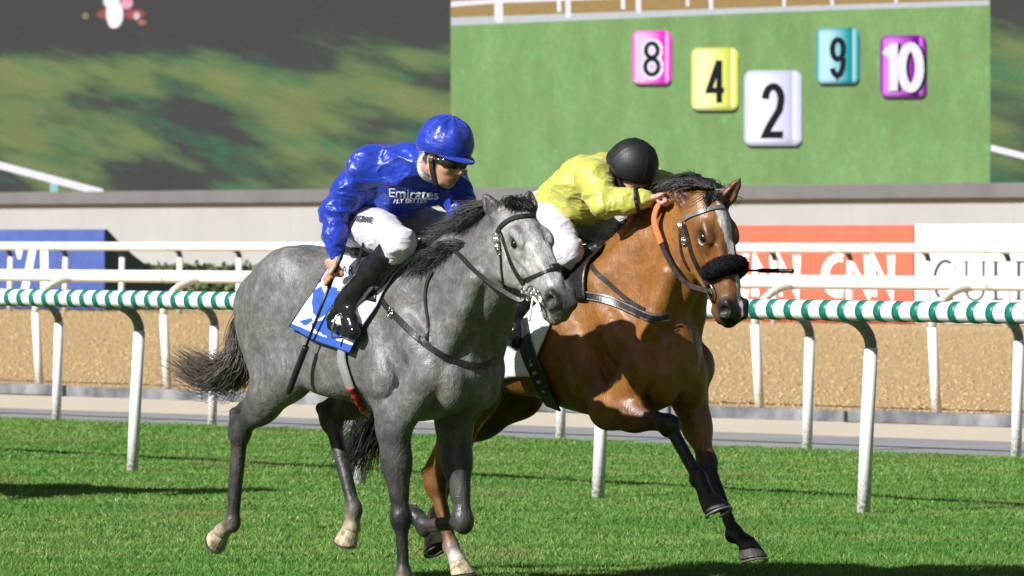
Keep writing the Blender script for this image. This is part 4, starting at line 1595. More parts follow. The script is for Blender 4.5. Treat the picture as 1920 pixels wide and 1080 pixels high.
def build_bay():
    at = BF.at
    horse = empty('bay_horse', BF.O, BF.th)
    tag(horse, 'bright bay racehorse with a white blaze and black legs on the rail side', 'horse')
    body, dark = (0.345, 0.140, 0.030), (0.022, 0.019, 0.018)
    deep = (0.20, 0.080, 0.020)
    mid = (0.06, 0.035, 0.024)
    white = (0.62, 0.60, 0.56)
    B = Flesh()
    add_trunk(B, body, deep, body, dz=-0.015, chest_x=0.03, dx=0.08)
    lat = np.array([0, 1.0, 0])
    N = [np.array(p) for p in ((.50, 0, 1.22), (.72, 0, 1.37), (.88, 0, 1.53), (1.03, 0, 1.665))]
    B.chain(N, [.295, .230, .176, .140], 0.06, body, lat, 0.53)
    B.chain([(.42, 0, 1.49), (.60, 0, 1.62), (.78, 0, 1.735), (.98, 0, 1.83)], [.05, .045, .042, .045], 0.05, body, lat, 0.8)
    for s in (-1, 1):
        B.chain([(.95, .085 * s, 1.45), (.88, .11 * s, 1.26), (.80, .13 * s, 1.07)], [.055, .065, .07], 0.014, body)
        B.chain([(.74, .06 * s, 1.60), (.54, .13 * s, 1.40)], [.07, .09], 0.05, body, lat, 0.7)
    RE, RK, RFt, RC = at(1142, 768, -.185), at(1254, 795, -.155), at(1310, 895, -.13), at(1327, 934, -.125)
    LE, LK, LFt, LC = at(1290, 742, .15), at(1326, 866, .125), at(1377, 1000, .10), at(1402, 1020, .10)
    psr, psl = np.array([.83, -.16, 1.01]), np.array([.85, .16, 1.02])
    add_upper_fore(B, psr, RE, -1, body)
    add_upper_fore(B, psl, LE, 1, body)
    add_foreleg(B, RE, RK, RFt, RC, -1, body, (0.05, 0.034, 0.026), dark, dark, 2.0)
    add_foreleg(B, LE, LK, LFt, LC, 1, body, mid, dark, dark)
    hipr, hipl = np.array([-.47, -.135, 1.28]), np.array([-.47, .135, 1.28])
    RS, RH, RFh, RCh = np.array([-.26, -.175, .90]), at(817, 908, -.11), at(846, 1024, -.10), at(858, 1052, -.10)
    LS, LH, LFh, LCh = np.array([-.34, .165, .90]), np.array([-.72, .10, .64]), np.array([-.84, .10, .30]), at(812, 1000, .10)
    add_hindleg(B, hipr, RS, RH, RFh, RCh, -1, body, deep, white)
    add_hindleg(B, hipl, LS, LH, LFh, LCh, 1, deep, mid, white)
    poll = at(1330, 356, 0.0) + np.array([0, 0, -.01])
    nose = at(1398, 604, 0.0)
    A = head_axes(poll, nose, yaw=-0.06, roll=0.04)
    S = 0.985
    C = dict(face=(0.30, 0.118, 0.030), cheek=(0.37, 0.165, 0.042), muzzle=(0.055, 0.045, 0.042), eye=(0.012, 0.01, 0.01), nostril=(0.010, 0.008, 0.008), ear=(0.20, 0.068, 0.02), eartip=(0.03, 0.018, 0.012), earin=(0.16, 0.075, 0.04))
    e1b, e1t = at(1288, 384, -.055), at(1262, 344, -.075)
    e2b, e2t = at(1356, 384, .06), at(1389, 333, .085)
    add_head(B, poll, A, C, S, ears=[(e1b, e1t, np.array([.7, -.9, -.2])), (e2b, e2t, np.array([1.0, -.5, .1]))], open_mouth=0.004)
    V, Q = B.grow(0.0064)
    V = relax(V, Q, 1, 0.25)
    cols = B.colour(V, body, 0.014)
    hx = (V - poll) @ A.T / S
    n1 = nz(V, 26, 5.1)
    n2 = nz(V, 8, 2.7)
    inhead = (V[:, 0] > 1.0) & (V[:, 2] > 1.15)
    # blaze: star between the eyes, stripe down the nose, snip
    yw = np.interp(hx[:, 0], [.07, .10, .16, .22, .30, .36, .44, .50, .57], [0, .030, .036, .026, .017, .016, .014, .016, .004])
    yc = np.interp(hx[:, 0], [.08, .2, .4, .6], [-.006, .012, .016, .020])
    bl = smooth(yw - np.abs(hx[:, 1] - yc) + 0.006 * n1, -.003, .004) * inhead * (hx[:, 2] > -.07)
    cols = cols * (1 - bl[:, None]) + np.array([.82, .80, .78]) * bl[:, None]
    # tan muzzle patch above the nostril
    tan = inhead * np.exp(-(((hx[:, 0] - .46) / .05) ** 2 + ((hx[:, 1] + .05) / .03) ** 2))
    cols = cols * (1 - .5 * tan[:, None]) + np.array([.30, .15, .06]) * .5 * tan[:, None]
    cols *= (0.90 + 0.16 * n2 + 0.08 * n1)[:, None]
    put('body', np_mesh('bay_horse_body', V, Q, M_COAT_B, cols), horse)
    bvh = bvh_of(V, Q)
    eyes(horse, poll, A, S)
    hoof_mesh('hoof', RC, at(1347, 985, -.12) - RC, np.array([.6, 0, .5]), M_HOOF_D, True, 1.08, horse)
    hoof_mesh('hoof', LC, np.array([.30, -.06, -1.0]), np.array([1.0, -.2, 0.3]), M_HOOF_D, True, 1.08, horse)
    hoof_mesh('hoof', RCh, np.array([.25, 0, -1.0]), np.array([1.0, 0, 0]), M_HOOF_L, True, 1.0, horse)
    hoof_mesh('hoof', LCh, at(824, 1030, .1) - LCh, np.array([.2, 0, -1.0]), M_HOOF_L, True, 1.0, horse)
    crest = catmull([(.42, 0.01, 1.545), (.58, .015, 1.655), (.76, .015, 1.765), (.95, .01, 1.86), (1.06, 0, 1.87)], 40)
    def gm(i):
        t = rng.random()
        k = t * 38
        j = int(k)
        p = crest[j] * (1 - (k - j)) + crest[j + 1] * (k - j) + np.array([0, rng.normal(0, .012), -.012])
        L = (0.10 + 0.06 * rng.random())
        out = rng.normal(0.45, .35)
        d0 = unit([-.5, out * .4, .8])
        d1 = unit([-1.0, out, -.15 + rng.normal(0, .25)])
        return [p, p + d0 * L * .28, p + d0 * L * .28 + d1 * L * .4, p + d0 * L * .28 + d1 * L * .8 + np.array([0, 0, -.02])]
    strands('mane', gm, 1800, 7, M_MANE_B, horse, 0.0019)
    def gf(i):
        y = rng.normal(0, .028)
        x = rng.uniform(-.12, .035)
        k = .35 + .65 * float(smooth(-x, -.03, .05))
        p = poll + np.array([x * .9, y, .020 - abs(x) * .10])
        L = rng.uniform(.08, .14)
        q = rng.normal(0, .012, 3)
        return [p, p + np.array([-.15 * L, y * .25, .034 * k]) + q * .3, p + np.array([-.60 * L, y * .6, .038 * k]) + q * .6, p + np.array([-1.0 * L, y * 1.1, .004]) + q]
    strands('forelock', gf, 1500, 8, M_MANE_B, horse, 0.0024)
    def gff(i):
        y = rng.normal(0, .020)
        p = poll + A[0] * rng.uniform(.0, .03) + A[1] * y + A[2] * .02
        return [p, p + A[2] * .022 + A[0] * .02 + A[1] * y * .5, p + A[2] * .012 + A[0] * rng.uniform(.04, .07) + A[1] * (y * 1.6 + rng.normal(0, .012))]
    strands('forelock', gff, 160, 6, M_MANE_B, horse, 0.0030)
    root = np.array([-.84, .0, 1.36])
    g2, g3, g4 = at(745, 690, .0), at(705, 780, .0), at(668, 860, .0)
    def gt(i):
        s = rng.normal(0, 1, 3)
        k = 0.75 + 0.4 * rng.random()
        d = np.asarray(g3) + s * np.array([.04, .04, .03])
        return [root + s * .012, np.asarray(g2) + s * .025, d, d + (np.asarray(g4) - np.asarray(g3)) * k + rng.normal(0, .05, 3)]
    strands('tail', gt, 600, 9, M_MANE_B, horse, 0.0036, 0.3)
    return horse, bvh, poll, A, S, (V, Q)

grey, g_bvh, g_poll, g_A, g_S, g_VQ = build_grey()
bay, b_bvh, b_poll, b_A, b_S, b_VQ = build_bay()

# ================================================================== TACK
M_LEATHER = simple_mat('leather_black', (0.018, 0.016, 0.016), 0.38, var=0.3, scale=40, bump=0.15, bscale=120)
M_LEATHER_B = simple_mat('leather_brown', (0.030, 0.022, 0.020), 0.36, var=0.3, scale=40, bump=0.15, bscale=120)
M_STRAP_GR = simple_mat('strap_grey', (0.14, 0.135, 0.14), 0.4, var=0.2, scale=40)
M_STEEL = new_mat('tack_steel', (0.75, 0.75, 0.76), 0.18, 1.0)
M_WHITE_TAPE = simple_mat('white_cord', (0.75, 0.74, 0.70), 0.7)
M_ORANGE = simple_mat('orange_rein', (0.62, 0.14, 0.028), 0.55, var=0.15, scale=60, bump=0.4, bscale=180)
M_RED = simple_mat('red_tape', (0.55, 0.012, 0.02), 0.5, var=0.2, scale=30)
M_GIRTH = simple_mat('girth_elastic', (0.25, 0.25, 0.255), 0.7, bump=0.3, bscale=150)
M_FLEECE = new_mat('black_fleece', (0.008, 0.008, 0.009), 0.95, spec=0.15)

def px_path(fr, bvh, pxs, n=28, off=0.004):
    """a path drawn on the horse's skin through the given places"""
    P2 = catmull([np.array([u, v, 0.0]) for u, v in pxs], n)
    pts, nr = [], []
    for p in P2:
        h, nn = fr.hit(bvh, p[0], p[1], off)
        if h is not None:
            pts.append(h)
            nr.append(nn)
    # smooth the path a little so that it bridges hollows like leather does
    for _ in range(2):
        pts = [pts[0]] + [(pts[i - 1] + 2 * pts[i] + pts[i + 1]) / 4 for i in range(1, len(pts) - 1)] + [pts[-1]]
        nr = [nr[0]] + [unit(nr[i - 1] + nr[i] + nr[i + 1]) for i in range(1, len(nr) - 1)] + [nr[-1]]
    return pts, nr

def off_path(fr, pts_local, bvh, off, n=28):
    pts = catmull(pts_local, n)
    out, nr = [], []
    for p in pts:
        q, nn = snug(bvh, p, off)
        out.append(q)
        nr.append(nn)
    return out, nr

def strap(name, path, width, mat, parent, th=0.004):
    return MB().ribbon(path[0], path[1], width, th).build(name, mat, parent, shade=False)

def ring(name, c, nrm, r, rad, mat, parent, n=22):
    nrm = unit(nrm)
    e = unit(np.cross(nrm, [0.3, 0.2, 1.0]))
    f = np.cross(nrm, e)
    pts = [np.asarray(c) + r * (e * math.cos(2 * math.pi * k / n) + f * math.sin(2 * math.pi * k / n)) for k in range(n + 1)]
    return MB().tube(pts, rad, 8).build(name, mat, parent, shade=True)

def buckle(fr, bvh, u, v, w, h, mat, parent, ang=0.0, name='buckle'):
    p, nn = fr.hit(bvh, u, v, 0.010)
    up = unit(np.array([0, 0, 1.0]) - nn * nn[2])
    sd = np.cross(up, nn)
    c, s = math.cos(ang), math.sin(ang)
    a, b = sd * c + up * s, up * c - sd * s
    pts = [p + a * x * w / 2 + b * y * h / 2 for x, y in ((-1, -1), (1, -1), (1, 1), (-1, 1), (-1, -1))]
    mb = MB()
    for i in range(4):
        mb.tube([pts[i], pts[i + 1]], 0.0035, 6)
    mb.tube([p - b * h / 2, p + b * h / 2], 0.0025, 6)
    return mb.build(name, mat, parent, shade=True)

def frame_thing(name, fr, label, cat, group=None):
    o = empty(name, fr.O, fr.th)
    return tag(o, label, cat, group)

def mirror_path(path, bvh, off=0.004):
    pts, nr = [], []
    for p in path[0]:
        q, nn = snug(bvh, np.array([p[0], -p[1], p[2]]), off)
        pts.append(q)
        nr.append(nn)
    return pts, nr

def head_pt(P, A, S, bvh, x, y, z, off=0.004):
    """point on the skin of the head, from outside along y,z"""
    c = P + S * A[0] * x - S * A[2] * 0.06
    d = unit(A[1] * y + A[2] * z)
    loc, n, i, ds = bvh.ray_cast(Vector(c + d * 0.4), Vector(-d))
    return np.array(loc) + np.array(n) * off, np.array(n)

def head_band(P, A, S, bvh, x0, x1, a0, a1, n=30, off=0.004):
    """band round the head from angle a0 to a1 (0 = out of the forehead, 90 = left side); x slides from x0 to x1"""
    pts, nr = [], []
    for i in range(n):
        t = i / (n - 1)
        a = math.radians(a0 + (a1 - a0) * t)
        xx = x0 + (x1 - x0) * (1 - abs(math.cos(a))) if x0 != x1 else x0
        p, nn = head_pt(P, A, S, bvh, xx, math.sin(a), math.cos(a), off)
        pts.append(p)
        nr.append(nn)
    for _ in range(3):
        pts = [pts[0]] + [(pts[i - 1] + 2 * pts[i] + pts[i + 1]) / 4 for i in range(1, len(pts) - 1)] + [pts[-1]]
    return pts, nr

# ---------------------------------------------------------------- tack of the grey
gb = frame_thing('bridle', GF, 'black leather bridle with reins on the grey horse', 'bridle')
strap('browband', px_path(GF, g_bvh, [(933, 437), (940, 425), (956, 413), (975, 407), (1006, 405)], 24), 0.026, M_LEATHER, gb)
cheek = px_path(GF, g_bvh, [(936, 432), (944, 448), (952, 472), (962, 500), (982, 534)], 24)
strap('cheekpiece', cheek, 0.020, M_LEATHER, gb)
strap('cheekpiece', mirror_path(cheek, g_bvh), 0.020, M_LEATHER, gb)
strap('throat_lash', px_path(GF, g_bvh, [(937, 452), (940, 480), (942, 510), (946, 538)], 20), 0.012, M_LEATHER, gb)
nb = px_path(GF, g_bvh, [(980, 526), (1000, 519), (1020, 511), (1044, 503)], 20)
strap('noseband', nb, 0.016, M_LEATHER, gb)
p_, n_ = GF.hit(g_bvh, 1040, 502, 0.006)
MB().box(p_, (0.05, 0.02, 0.035), np.stack([g_A[1], n_, g_A[0]]), bev=0.006).build('noseband_pad', M_LEATHER, gb)
buckle(GF, g_bvh, 934, 453, 0.020, 0.062, M_STEEL, gb, 0.05)
buckle(GF, g_bvh, 936, 466, 0.020, 0.045, M_STEEL, gb, 0.05)
pb, nb_ = GF.hit(g_bvh, 1000, 550, 0.014)
ring('bit_ring', pb, nb_, 0.030, 0.0045, M_STEEL, gb)
pb2, nb2 = snug(g_bvh, np.array([pb[0], -pb[1] - .02, pb[2]]), 0.014)
ring('bit_ring', pb2, nb2, 0.030, 0.0045, M_STEEL, gb)
MB().tube(catmull([pb, (pb + pb2) / 2 + g_A[0] * .02, pb2], 9), 0.006, 8).build('bit_bar', M_STEEL, gb, True)
for k, (u, v) in enumerate(((985, 545), (992, 556), (1012, 548), (1018, 560))):
    q_, m_ = GF.hit(g_bvh, u, v, 0.012)
    ring('bit_link', q_, m_, 0.012, 0.004, M_STEEL if k % 2 == 0 else M_WHITE_TAPE, gb)
# white foam-flecked tongue tie hanging from the mouth
q0, m0 = GF.hit(g_bvh, 1004, 556, 0.012)
MB().tube(catmull([q0, q0 + np.array([.03, -.02, -.005]), q0 + np.array([.055, -.02, -.02]), q0 + np.array([.075, -.015, -.06])], 10), 0.006, 7).build('tongue_tie', M_WHITE_TAPE, gb, True)
MB().tube(catmull([q0 + np.array([.03, -.025, -.005]), q0 + np.array([.025, -.03, -.05]), q0 + np.array([.012, -.03, -.10])], 10), 0.005, 7).build('tongue_tie', M_WHITE_TAPE, gb, True)
rein_hand_g = GF.at(862, 470, -.06)
rein = [pb + np.array([-.01, -.01, -.01]), GF.at(973, 562, -.115), GF.at(931, 538, -.15), GF.at(900, 516, -.155), GF.at(872, 490, -.13), rein_hand_g]
rp = catmull(rein, 26)
rp2, rn2 = [], []
for p in rp:
    q, nn = snug(g_bvh, p, 0.0)
    out = (p - q) @ nn
    rp2.append(p if out > 0.008 else q + nn * 0.008)
    rn2.append(np.array([0.2, -1.0, 0.3]))
MB().ribbon(rp2, rn2, 0.020, 0.004).build('rein', M_LEATHER, gb)
lrein = catmull([pb2, GF.at(960, 520, .12), GF.at(905, 470, .13), GF.at(880, 440, .09)], 20)
lr = []
for p in lrein:
    q, nn = snug(g_bvh, p, 0.0)
    lr.append(p if (p - q) @ nn > 0.008 else q + nn * 0.008)
MB().ribbon(lr, [np.array([0.2, 1.0, 0.3])] * len(lr), 0.020, 0.004).build('rein', M_LEATHER, gb)

bp = frame_thing('breastplate', GF, 'black leather breastplate strap across the shoulder of the grey horse', 'breastplate')
sh = px_path(GF, g_bvh, [(703, 536), (716, 562), (733, 583), (760, 612), (787, 637), (815, 657), (843, 673), (880, 685), (908, 685), (931, 676)], 48)
strap('shoulder_strap', sh, 0.030, M_LEATHER, bp)
strap('neck_strap', px_path(GF, g_bvh, [(812, 508), (801, 530), (798, 556), (801, 585), (804, 610), (797, 640)], 26), 0.014, M_LEATHER_B, bp)
buckle(GF, g_bvh, 735, 586, 0.030, 0.034, M_STEEL, bp, 0.8)
buckle(GF, g_bvh, 795, 641, 0.012, 0.034, M_STRAP_GR, bp, 0.6, 'keeper')

# saddle cloth: a sheet fitted over the back, reaching down on both sides
def cloth_sheet(fr, bvh, top_r, top_f, rear_px, front_px, nu=44, nv=40, off=0.010, flare=0.0):
    """right side from places on the skin, left side mirrored"""
    rear = [fr.hit(bvh, *p)[0] for p in rear_px]
    front = [fr.hit(bvh, *p)[0] for p in front_px]
    rear = [np.asarray(top_r)] + [p for p in rear if p is not None]
    front = [np.asarray(top_f)] + [p for p in front if p is not None]
    R, Fr = catmull(rear, nv), catmull(front, nv)
    G = np.zeros((nv, nu, 3))
    for j in range(nv):
        for i in range(nu):
            t = i / (nu - 1)
            p = R[j] * (1 - t) + Fr[j] * t
            c = np.array([p[0], 0, 1.18])
            d = unit(np.array([0, p[1], p[2] - 1.18]))
            if j == 0:
                d = np.array([0, 0, 1.0])
            loc, n, k, ds = bvh.ray_cast(Vector(c + d * 0.9), Vector(-d))
            q = np.array(loc) if loc is not None else p
            s = j / (nv - 1)
            wv = 0.006 * math.sin(t * 9 + s * 4) * s + flare * s * s
            G[j, i] = q + d * (off + wv)
    return G

def grid_obj(name, G, mat_fn, mats, parent, th=0.004):
    nv, nu = G.shape[:2]
    dn = np.zeros_like(G)
    du = np.gradient(G, axis=1)
    dv = np.gradient(G, axis=0)
    dn = np.cross(du, dv)
    dn /= np.linalg.norm(dn, axis=2, keepdims=True) + 1e-9
    c = np.array([0, 0, 1.18])
    if np.mean(np.sum(dn * (G - c), axis=2)) < 0:
        dn = -dn
    V = np.concatenate([(G + dn * th).reshape(-1, 3), G.reshape(-1, 3)])
    Fc, mi = [], []
    off = nv * nu
    for j in range(nv - 1):
        for i in range(nu - 1):
            a, b, cc, d = j * nu + i, j * nu + i + 1, (j + 1) * nu + i + 1, (j + 1) * nu + i
            k = mat_fn(G[j:j + 2, i:i + 2].mean(axis=(0, 1)), i / (nu - 1), j / (nv - 1))
            Fc.append([a, b, cc, d]); mi.append(k)
            Fc.append([off + d, off + cc, off + b, off + a]); mi.append(k)
    edge = [(j * nu, (j + 1) * nu) for j in range(nv - 1)] + [((j + 1) * nu + nu - 1, j * nu + nu - 1) for j in range(nv - 1)] + [((nv - 1) * nu + i, (nv - 1) * nu + i + 1) for i in range(nu - 1)] + [(i + 1, i) for i in range(nu - 1)]
    for a, b in edge:
        Fc.append([a, b, off + b, off + a]); mi.append(mat_fn(V[a], 0.5, 0.5))
    me = np_mesh(name, V, Fc, None, shade=True)
    for m in mats:
        me.materials.append(m)
    me.polygons.foreach_set('material_index', np.array(mi, dtype=np.int32))
    return put(name, me, parent)

def in_poly(p, poly):
    x, y = p
    c = False
    j = len(poly) - 1
    for i in range(len(poly)):
        (xi, yi), (xj, yj) = poly[i], poly[j]
        if (yi > y) != (yj > y) and x < (xj - xi) * (y - yi) / (yj - yi + 1e-12) + xi:
            c = not c
        j = i
    return c

M_CLOTH_W = simple_mat('cloth_white', (0.74, 0.73, 0.78), 0.75, var=0.05, scale=12, bump=0.35, bscale=22, bdist=0.01)
M_CLOTH_B = simple_mat('cloth_blue', (0.022, 0.085, 0.40), 0.65, var=0.12, scale=20, bump=0.2, bscale=30)
M_CLOTH_N = simple_mat('cloth_navy', (0.012, 0.02, 0.10), 0.65, var=0.12)
BLUE_SHAPES = [[(589, 545), (604, 537), (612, 556), (622, 538), (634, 540), (632, 560), (612, 590), (600, 598), (588, 588), (586, 566)],
               [(626, 545), (650, 546), (640, 565), (622, 576)],
               [(606, 600), (632, 575), (612, 612), (640, 628), (628, 640), (586, 615), (585, 606)],
               [(563, 602), (586, 596), (588, 602), (574, 612), (566, 606)],
               [(547, 618), (556, 613), (664, 652), (664, 668), (640, 662)],
               [(612, 600), (640, 628), (634, 636), (600, 620)]]
cg = frame_thing('saddle_cloth', GF, 'white saddle cloth with a blue printed emblem on the grey horse', 'saddle cloth')
Gr = cloth_sheet(GF, g_bvh, (-.20, 0, 1.55), (.40, 0, 1.56), [(618, 505), (597, 545), (574, 580), (552, 614)], [(770, 492), (735, 530), (708, 585), (668, 658)], 132, 120, 0.012, 0.02)
def print_fn(p, i, j):
    q = GF.px(p)
    if j > 0.955 or i < 0.018:
        return 2 if i < 0.018 else 1
    if i > 0.985:
        return 1
    for s in BLUE_SHAPES:
        if in_poly(q, s):
            return 1
    return 0
grid_obj('cloth_near_side', Gr, print_fn, [M_CLOTH_W, M_CLOTH_B, M_CLOTH_N], cg)
Gl = Gr[::4, ::4] * np.array([1, -1, 1.0])
for a in range(Gl.shape[0]):
    for b in range(Gl.shape[1]):
        q, nn = snug(g_bvh, Gl[a, b], 0.0)
        Gl[a, b] = q + nn * 0.014 if a else Gr[0, min(4 * b, Gr.shape[1] - 1)]
grid_obj('cloth_far_side', Gl, lambda p, i, j: 0, [M_CLOTH_W], cg)

def text_mesh(body, size=1.0):
    cu = bpy.data.curves.new('lettering', 'FONT')
    cu.body = body
    cu.size = size
    cu.align_x = 'LEFT'
    cu.resolution_u = 3
    ob = bpy.data.objects.new('lettering', cu)
    COL.objects.link(ob)
    dg = bpy.context.evaluated_depsgraph_get()
    dg.update()
    me = bpy.data.meshes.new_from_object(ob.evaluated_get(dg))
    bpy.data.objects.remove(ob, do_unlink=True)
    V = np.zeros(len(me.vertices) * 3)
    me.vertices.foreach_get('co', V)
    Fc = [list(p.vertices) for p in me.polygons]
    bpy.data.meshes.remove(me)
    return V.reshape(-1, 3), Fc

def print_text(name, body, fr, bvh, u0, v0, width, height, ang, mat, parent, off=0.004, shear=0.0, bold=0.0, curve=0.0, base=None):
    """lettering laid on cloth: starts at (u0, v0), runs along the angle"""
    V, Fc = text_mesh(body)
    w = V[:, 0].max() - V[:, 0].min()
    h = 0.70
    c, s = math.cos(ang), math.sin(ang)
    out = []
    last = None
    x0 = V[:, 0].min()
    offs = [(0, 0)] if not bold else [(0, 0), (bold, 0), (0, bold), (bold, bold)]
    Fall = []
    for (bx, by) in offs:
        b0 = len(out)
        for p in V:
            x = (p[0] - x0) / w * width + shear * p[1] / h * height + bx
            y = p[1] / h * height - curve * math.sin(math.pi * (p[0] - x0) / w) + by
            u, v = u0 + x * c + y * s, v0 + x * s - y * c
            q, nn = fr.hit(bvh, u, v, off + 0.0006 * len(Fall) / max(1, len(Fc)))
            if q is None:
                q = last
            if q is None:
                q = np.zeros(3)
            last = q
            out.append(q)
        Fall += [[i + b0 for i in f] for f in Fc]
    return put(name, np_mesh(name, out, Fall, mat, shade=False), parent)

cl_bvh = BVHTree.FromPolygons([tuple(p) for p in Gr.reshape(-1, 3).tolist()], [(j * 132 + i, j * 132 + i + 1, (j + 1) * 132 + i + 1, (j + 1) * 132 + i) for j in range(119) for i in range(131)])
print_text('lettering', 'D', GF, cl_bvh, 600, 532, 9, 13, -0.75, M_CLOTH_N, cg, 0.007)
print_text('lettering', 'AR', GF, cl_bvh, 640, 514, 24, 15, 0.10, M_CLOTH_N, cg, 0.007)

# racing saddle
def build_saddle(fr, bvh, x0, name, label, girth_paths, ztop):
    t = frame_thing(name, fr, label, 'saddle')
    F = Flesh()
    F.chain([(x0 - .20, 0, ztop + .035), (x0 - .06, 0, ztop + .015), (x0 + .10, 0, ztop + .022), (x0 + .17, 0, ztop + .055)], [.045, .050, .045, .035], 0.03, None, (0, 1, 0), 2.4)
    V, Q = F.grow(0.008)
    put('seat', np_mesh('seat', V, Q, M_LEATHER), t)
    for s in (-1, 1):
        pts = []
        G = np.zeros((14, 10, 3))
        for j in range(14):
            for i in range(10):
                xx = x0 + .06 + .16 * i / 9 + 0.05 * j / 13
                a = math.radians(8 + 48 * j / 13)
                d = np.array([0, math.sin(a) * s, math.cos(a)])
                loc, n, k, ds = bvh.ray_cast(Vector(np.array([xx, 0, 1.18]) + d * 0.9), Vector(-d))
                G[j, i] = np.array(loc) + d * 0.022
        grid_obj('flap', G, lambda p, i, j: 0, [M_LEATHER], t, 0.006)
    for (nm, pth, w, m) in girth_paths:
        strap(nm, pth, w, m, t, 0.006)
    return t
g1 = px_path(GF, g_bvh, [(650, 640), (645, 668), (651, 695), (661, 724)], 16, 0.016)
g2 = px_path(GF, g_bvh, [(660, 722), (669, 738), (679, 755), (689, 772)], 14, 0.012)
sd_g = build_saddle(GF, g_bvh, 0.10, 'racing_saddle', 'small black racing saddle with a grey and red girth on the grey horse', [('girth', g1, 0.050, M_GIRTH)], 1.525)
mbr = MB()
pp, nn_ = g2
rr = [0.0125 + 0.005 * math.sin(i * 1.9) for i in range(len(pp))]
mbr.tube([p + n * 0.004 for p, n in zip(pp, nn_)], rr, 10)
mbr.build('girth_wrap', M_RED, sd_g, True)

# ---------------------------------------------------------------- tack of the bay
bb_ = frame_thing('bridle', BF, 'brown leather bridle with orange reins and black sheepskin noseband on the bay horse', 'bridle')
strap('browband', px_path(BF, b_bvh, [(1283, 412), (1294, 405), (1310, 399), (1334, 391), (1356, 388)], 24), 0.022, M_STRAP_GR, bb_)
ck = px_path(BF, b_bvh, [(1283, 420), (1291, 448), (1298, 476), (1311, 506), (1328, 536)], 26)
strap('cheekpiece', ck, 0.024, M_LEATHER_B, bb_)
strap('cheekpiece', mirror_path(ck, b_bvh), 0.024, M_LEATHER_B, bb_)
strap('throat_lash', px_path(BF, b_bvh, [(1277, 420), (1276, 450), (1280, 480), (1292, 505)], 20), 0.012, M_LEATHER_B, bb_)
buckle(BF, b_bvh, 1279, 430, 0.020, 0.075, M_STEEL, bb_, -0.05)
buckle(BF, b_bvh, 1284, 452, 0.020, 0.030, M_STEEL, bb_, -0.05)
# sheepskin roll round the nose
nbp, nbn = head_band(b_poll, b_A, b_S, b_bvh, 0.365, 0.365, -100, 108, 34, 0.010)
F = Flesh()
F.chain(nbp, [0.022 + 0.011 * math.sin(math.pi * i / 33) ** 0.6 for i in range(34)], 0.02)
V, Q = F.grow(0.006)
Nn = normals(V, Q)
V = V + Nn * (0.0025 * nz(V, 55, 3.3) + 0.0025 * nz(V, 120, 1.3))[:, None]
shp = put('sheepskin_noseband', np_mesh('sheepskin_noseband', V, Q, M_FLEECE), bb_)
idx = rng.integers(0, len(V), 3000)
def gwool(i):
    p, n = V[idx[i]], Nn[idx[i]]
    return [p, p + (n + rng.normal(0, .5, 3)) * 0.0025, p + (n + rng.normal(0, .8, 3)) * 0.0045]
strands('wool', gwool, 3000, 3, M_FLEECE, shp, 0.0011, 0.3)
pb, nb_ = BF.hit(b_bvh, 1336, 545, 0.014)
ring('bit_ring', pb, nb_, 0.036, 0.005, M_STEEL, bb_)
pb2, nb2 = snug(b_bvh, np.array([pb[0], -pb[1], pb[2]]), 0.014)
ring('bit_ring', pb2, nb2, 0.036, 0.005, M_STEEL, bb_)
MB().tube(catmull([pb, (pb + pb2) / 2 + b_A[0] * .02, pb2], 9), 0.006, 8).build('bit_bar', M_STEEL, bb_, True)
hand_b = BF.at(1240, 378, -.075)
r1 = catmull([hand_b, BF.at(1231, 392, -.10), BF.at(1227, 416, -.125), BF.at(1240, 456, -.135)], 16)
r2 = catmull([BF.at(1240, 456, -.135), BF.at(1250, 480, -.13), BF.at(1271, 515, -.12), BF.at(1291, 534, -.105), pb + np.array([0, -.01, 0])], 20)
def lift(pts, bvh, h):
    out = []
    for p in pts:
        q, nn = snug(bvh, p, 0.0)
        out.append(p if (p - q) @ nn > h else q + nn * h)
    return out
MB().ribbon(lift(r1, b_bvh, .008), [np.array([0.2, -1, 0.1])] * len(r1), 0.030, 0.005).build('rein_grip', M_ORANGE, bb_)
MB().ribbon(lift(r2, b_bvh, .008), [np.array([0.2, -1, 0.1])] * len(r2), 0.024, 0.005).build('rein', M_LEATHER_B, bb_)
r3 = catmull([BF.at(1234, 384, -.08), BF.at(1210, 388, -.06), BF.at(1190, 400, -.05), BF.at(1176, 422, -.07)], 16)
MB().ribbon(lift(r3, b_bvh, .02), [np.array([0.0, -.7, 0.7])] * len(r3), 0.030, 0.005).build('rein_grip', M_ORANGE, bb_)
l1 = catmull([BF.at(1252, 372, .07), b_poll + np.array([-.06, .13, -.12]), b_poll + np.array([.02, .12, -.30]), pb2], 20)
MB().ribbon(lift(l1, b_bvh, .008), [np.array([0.2, 1, 0.1])] * len(l1), 0.024, 0.005).build('rein', M_LEATHER_B, bb_)

bpb = frame_thing('breastplate', BF, 'black double breastplate strap across the chest of the bay horse', 'breastplate')
cp = px_path(BF, b_bvh, [(1084, 551), (1110, 556), (1142, 564), (1170, 574), (1200, 588), (1228, 597), (1252, 594)], 40)
strap('chest_strap', cp, 0.042, M_LEATHER, bpb, 0.005)
cpe = ([p + n * 0.005 + np.array([0, 0, .016]) for p, n in zip(*cp)], cp[1])
strap('strap_edge', cpe, 0.007, M_STRAP_GR, bpb, 0.003)
cpe = ([p + n * 0.005 - np.array([0, 0, .014]) for p, n in zip(*cp)], cp[1])
strap('strap_edge', cpe, 0.006, M_STRAP_GR, bpb, 0.003)
strap('neck_strap', px_path(BF, b_bvh, [(1108, 498), (1122, 515), (1140, 530), (1160, 548), (1185, 568), (1210, 582)], 30), 0.022, M_LEATHER_B, bpb)
buckle(BF, b_bvh, 1092, 552, 0.030, 0.030, M_STEEL, bpb, 0.1)

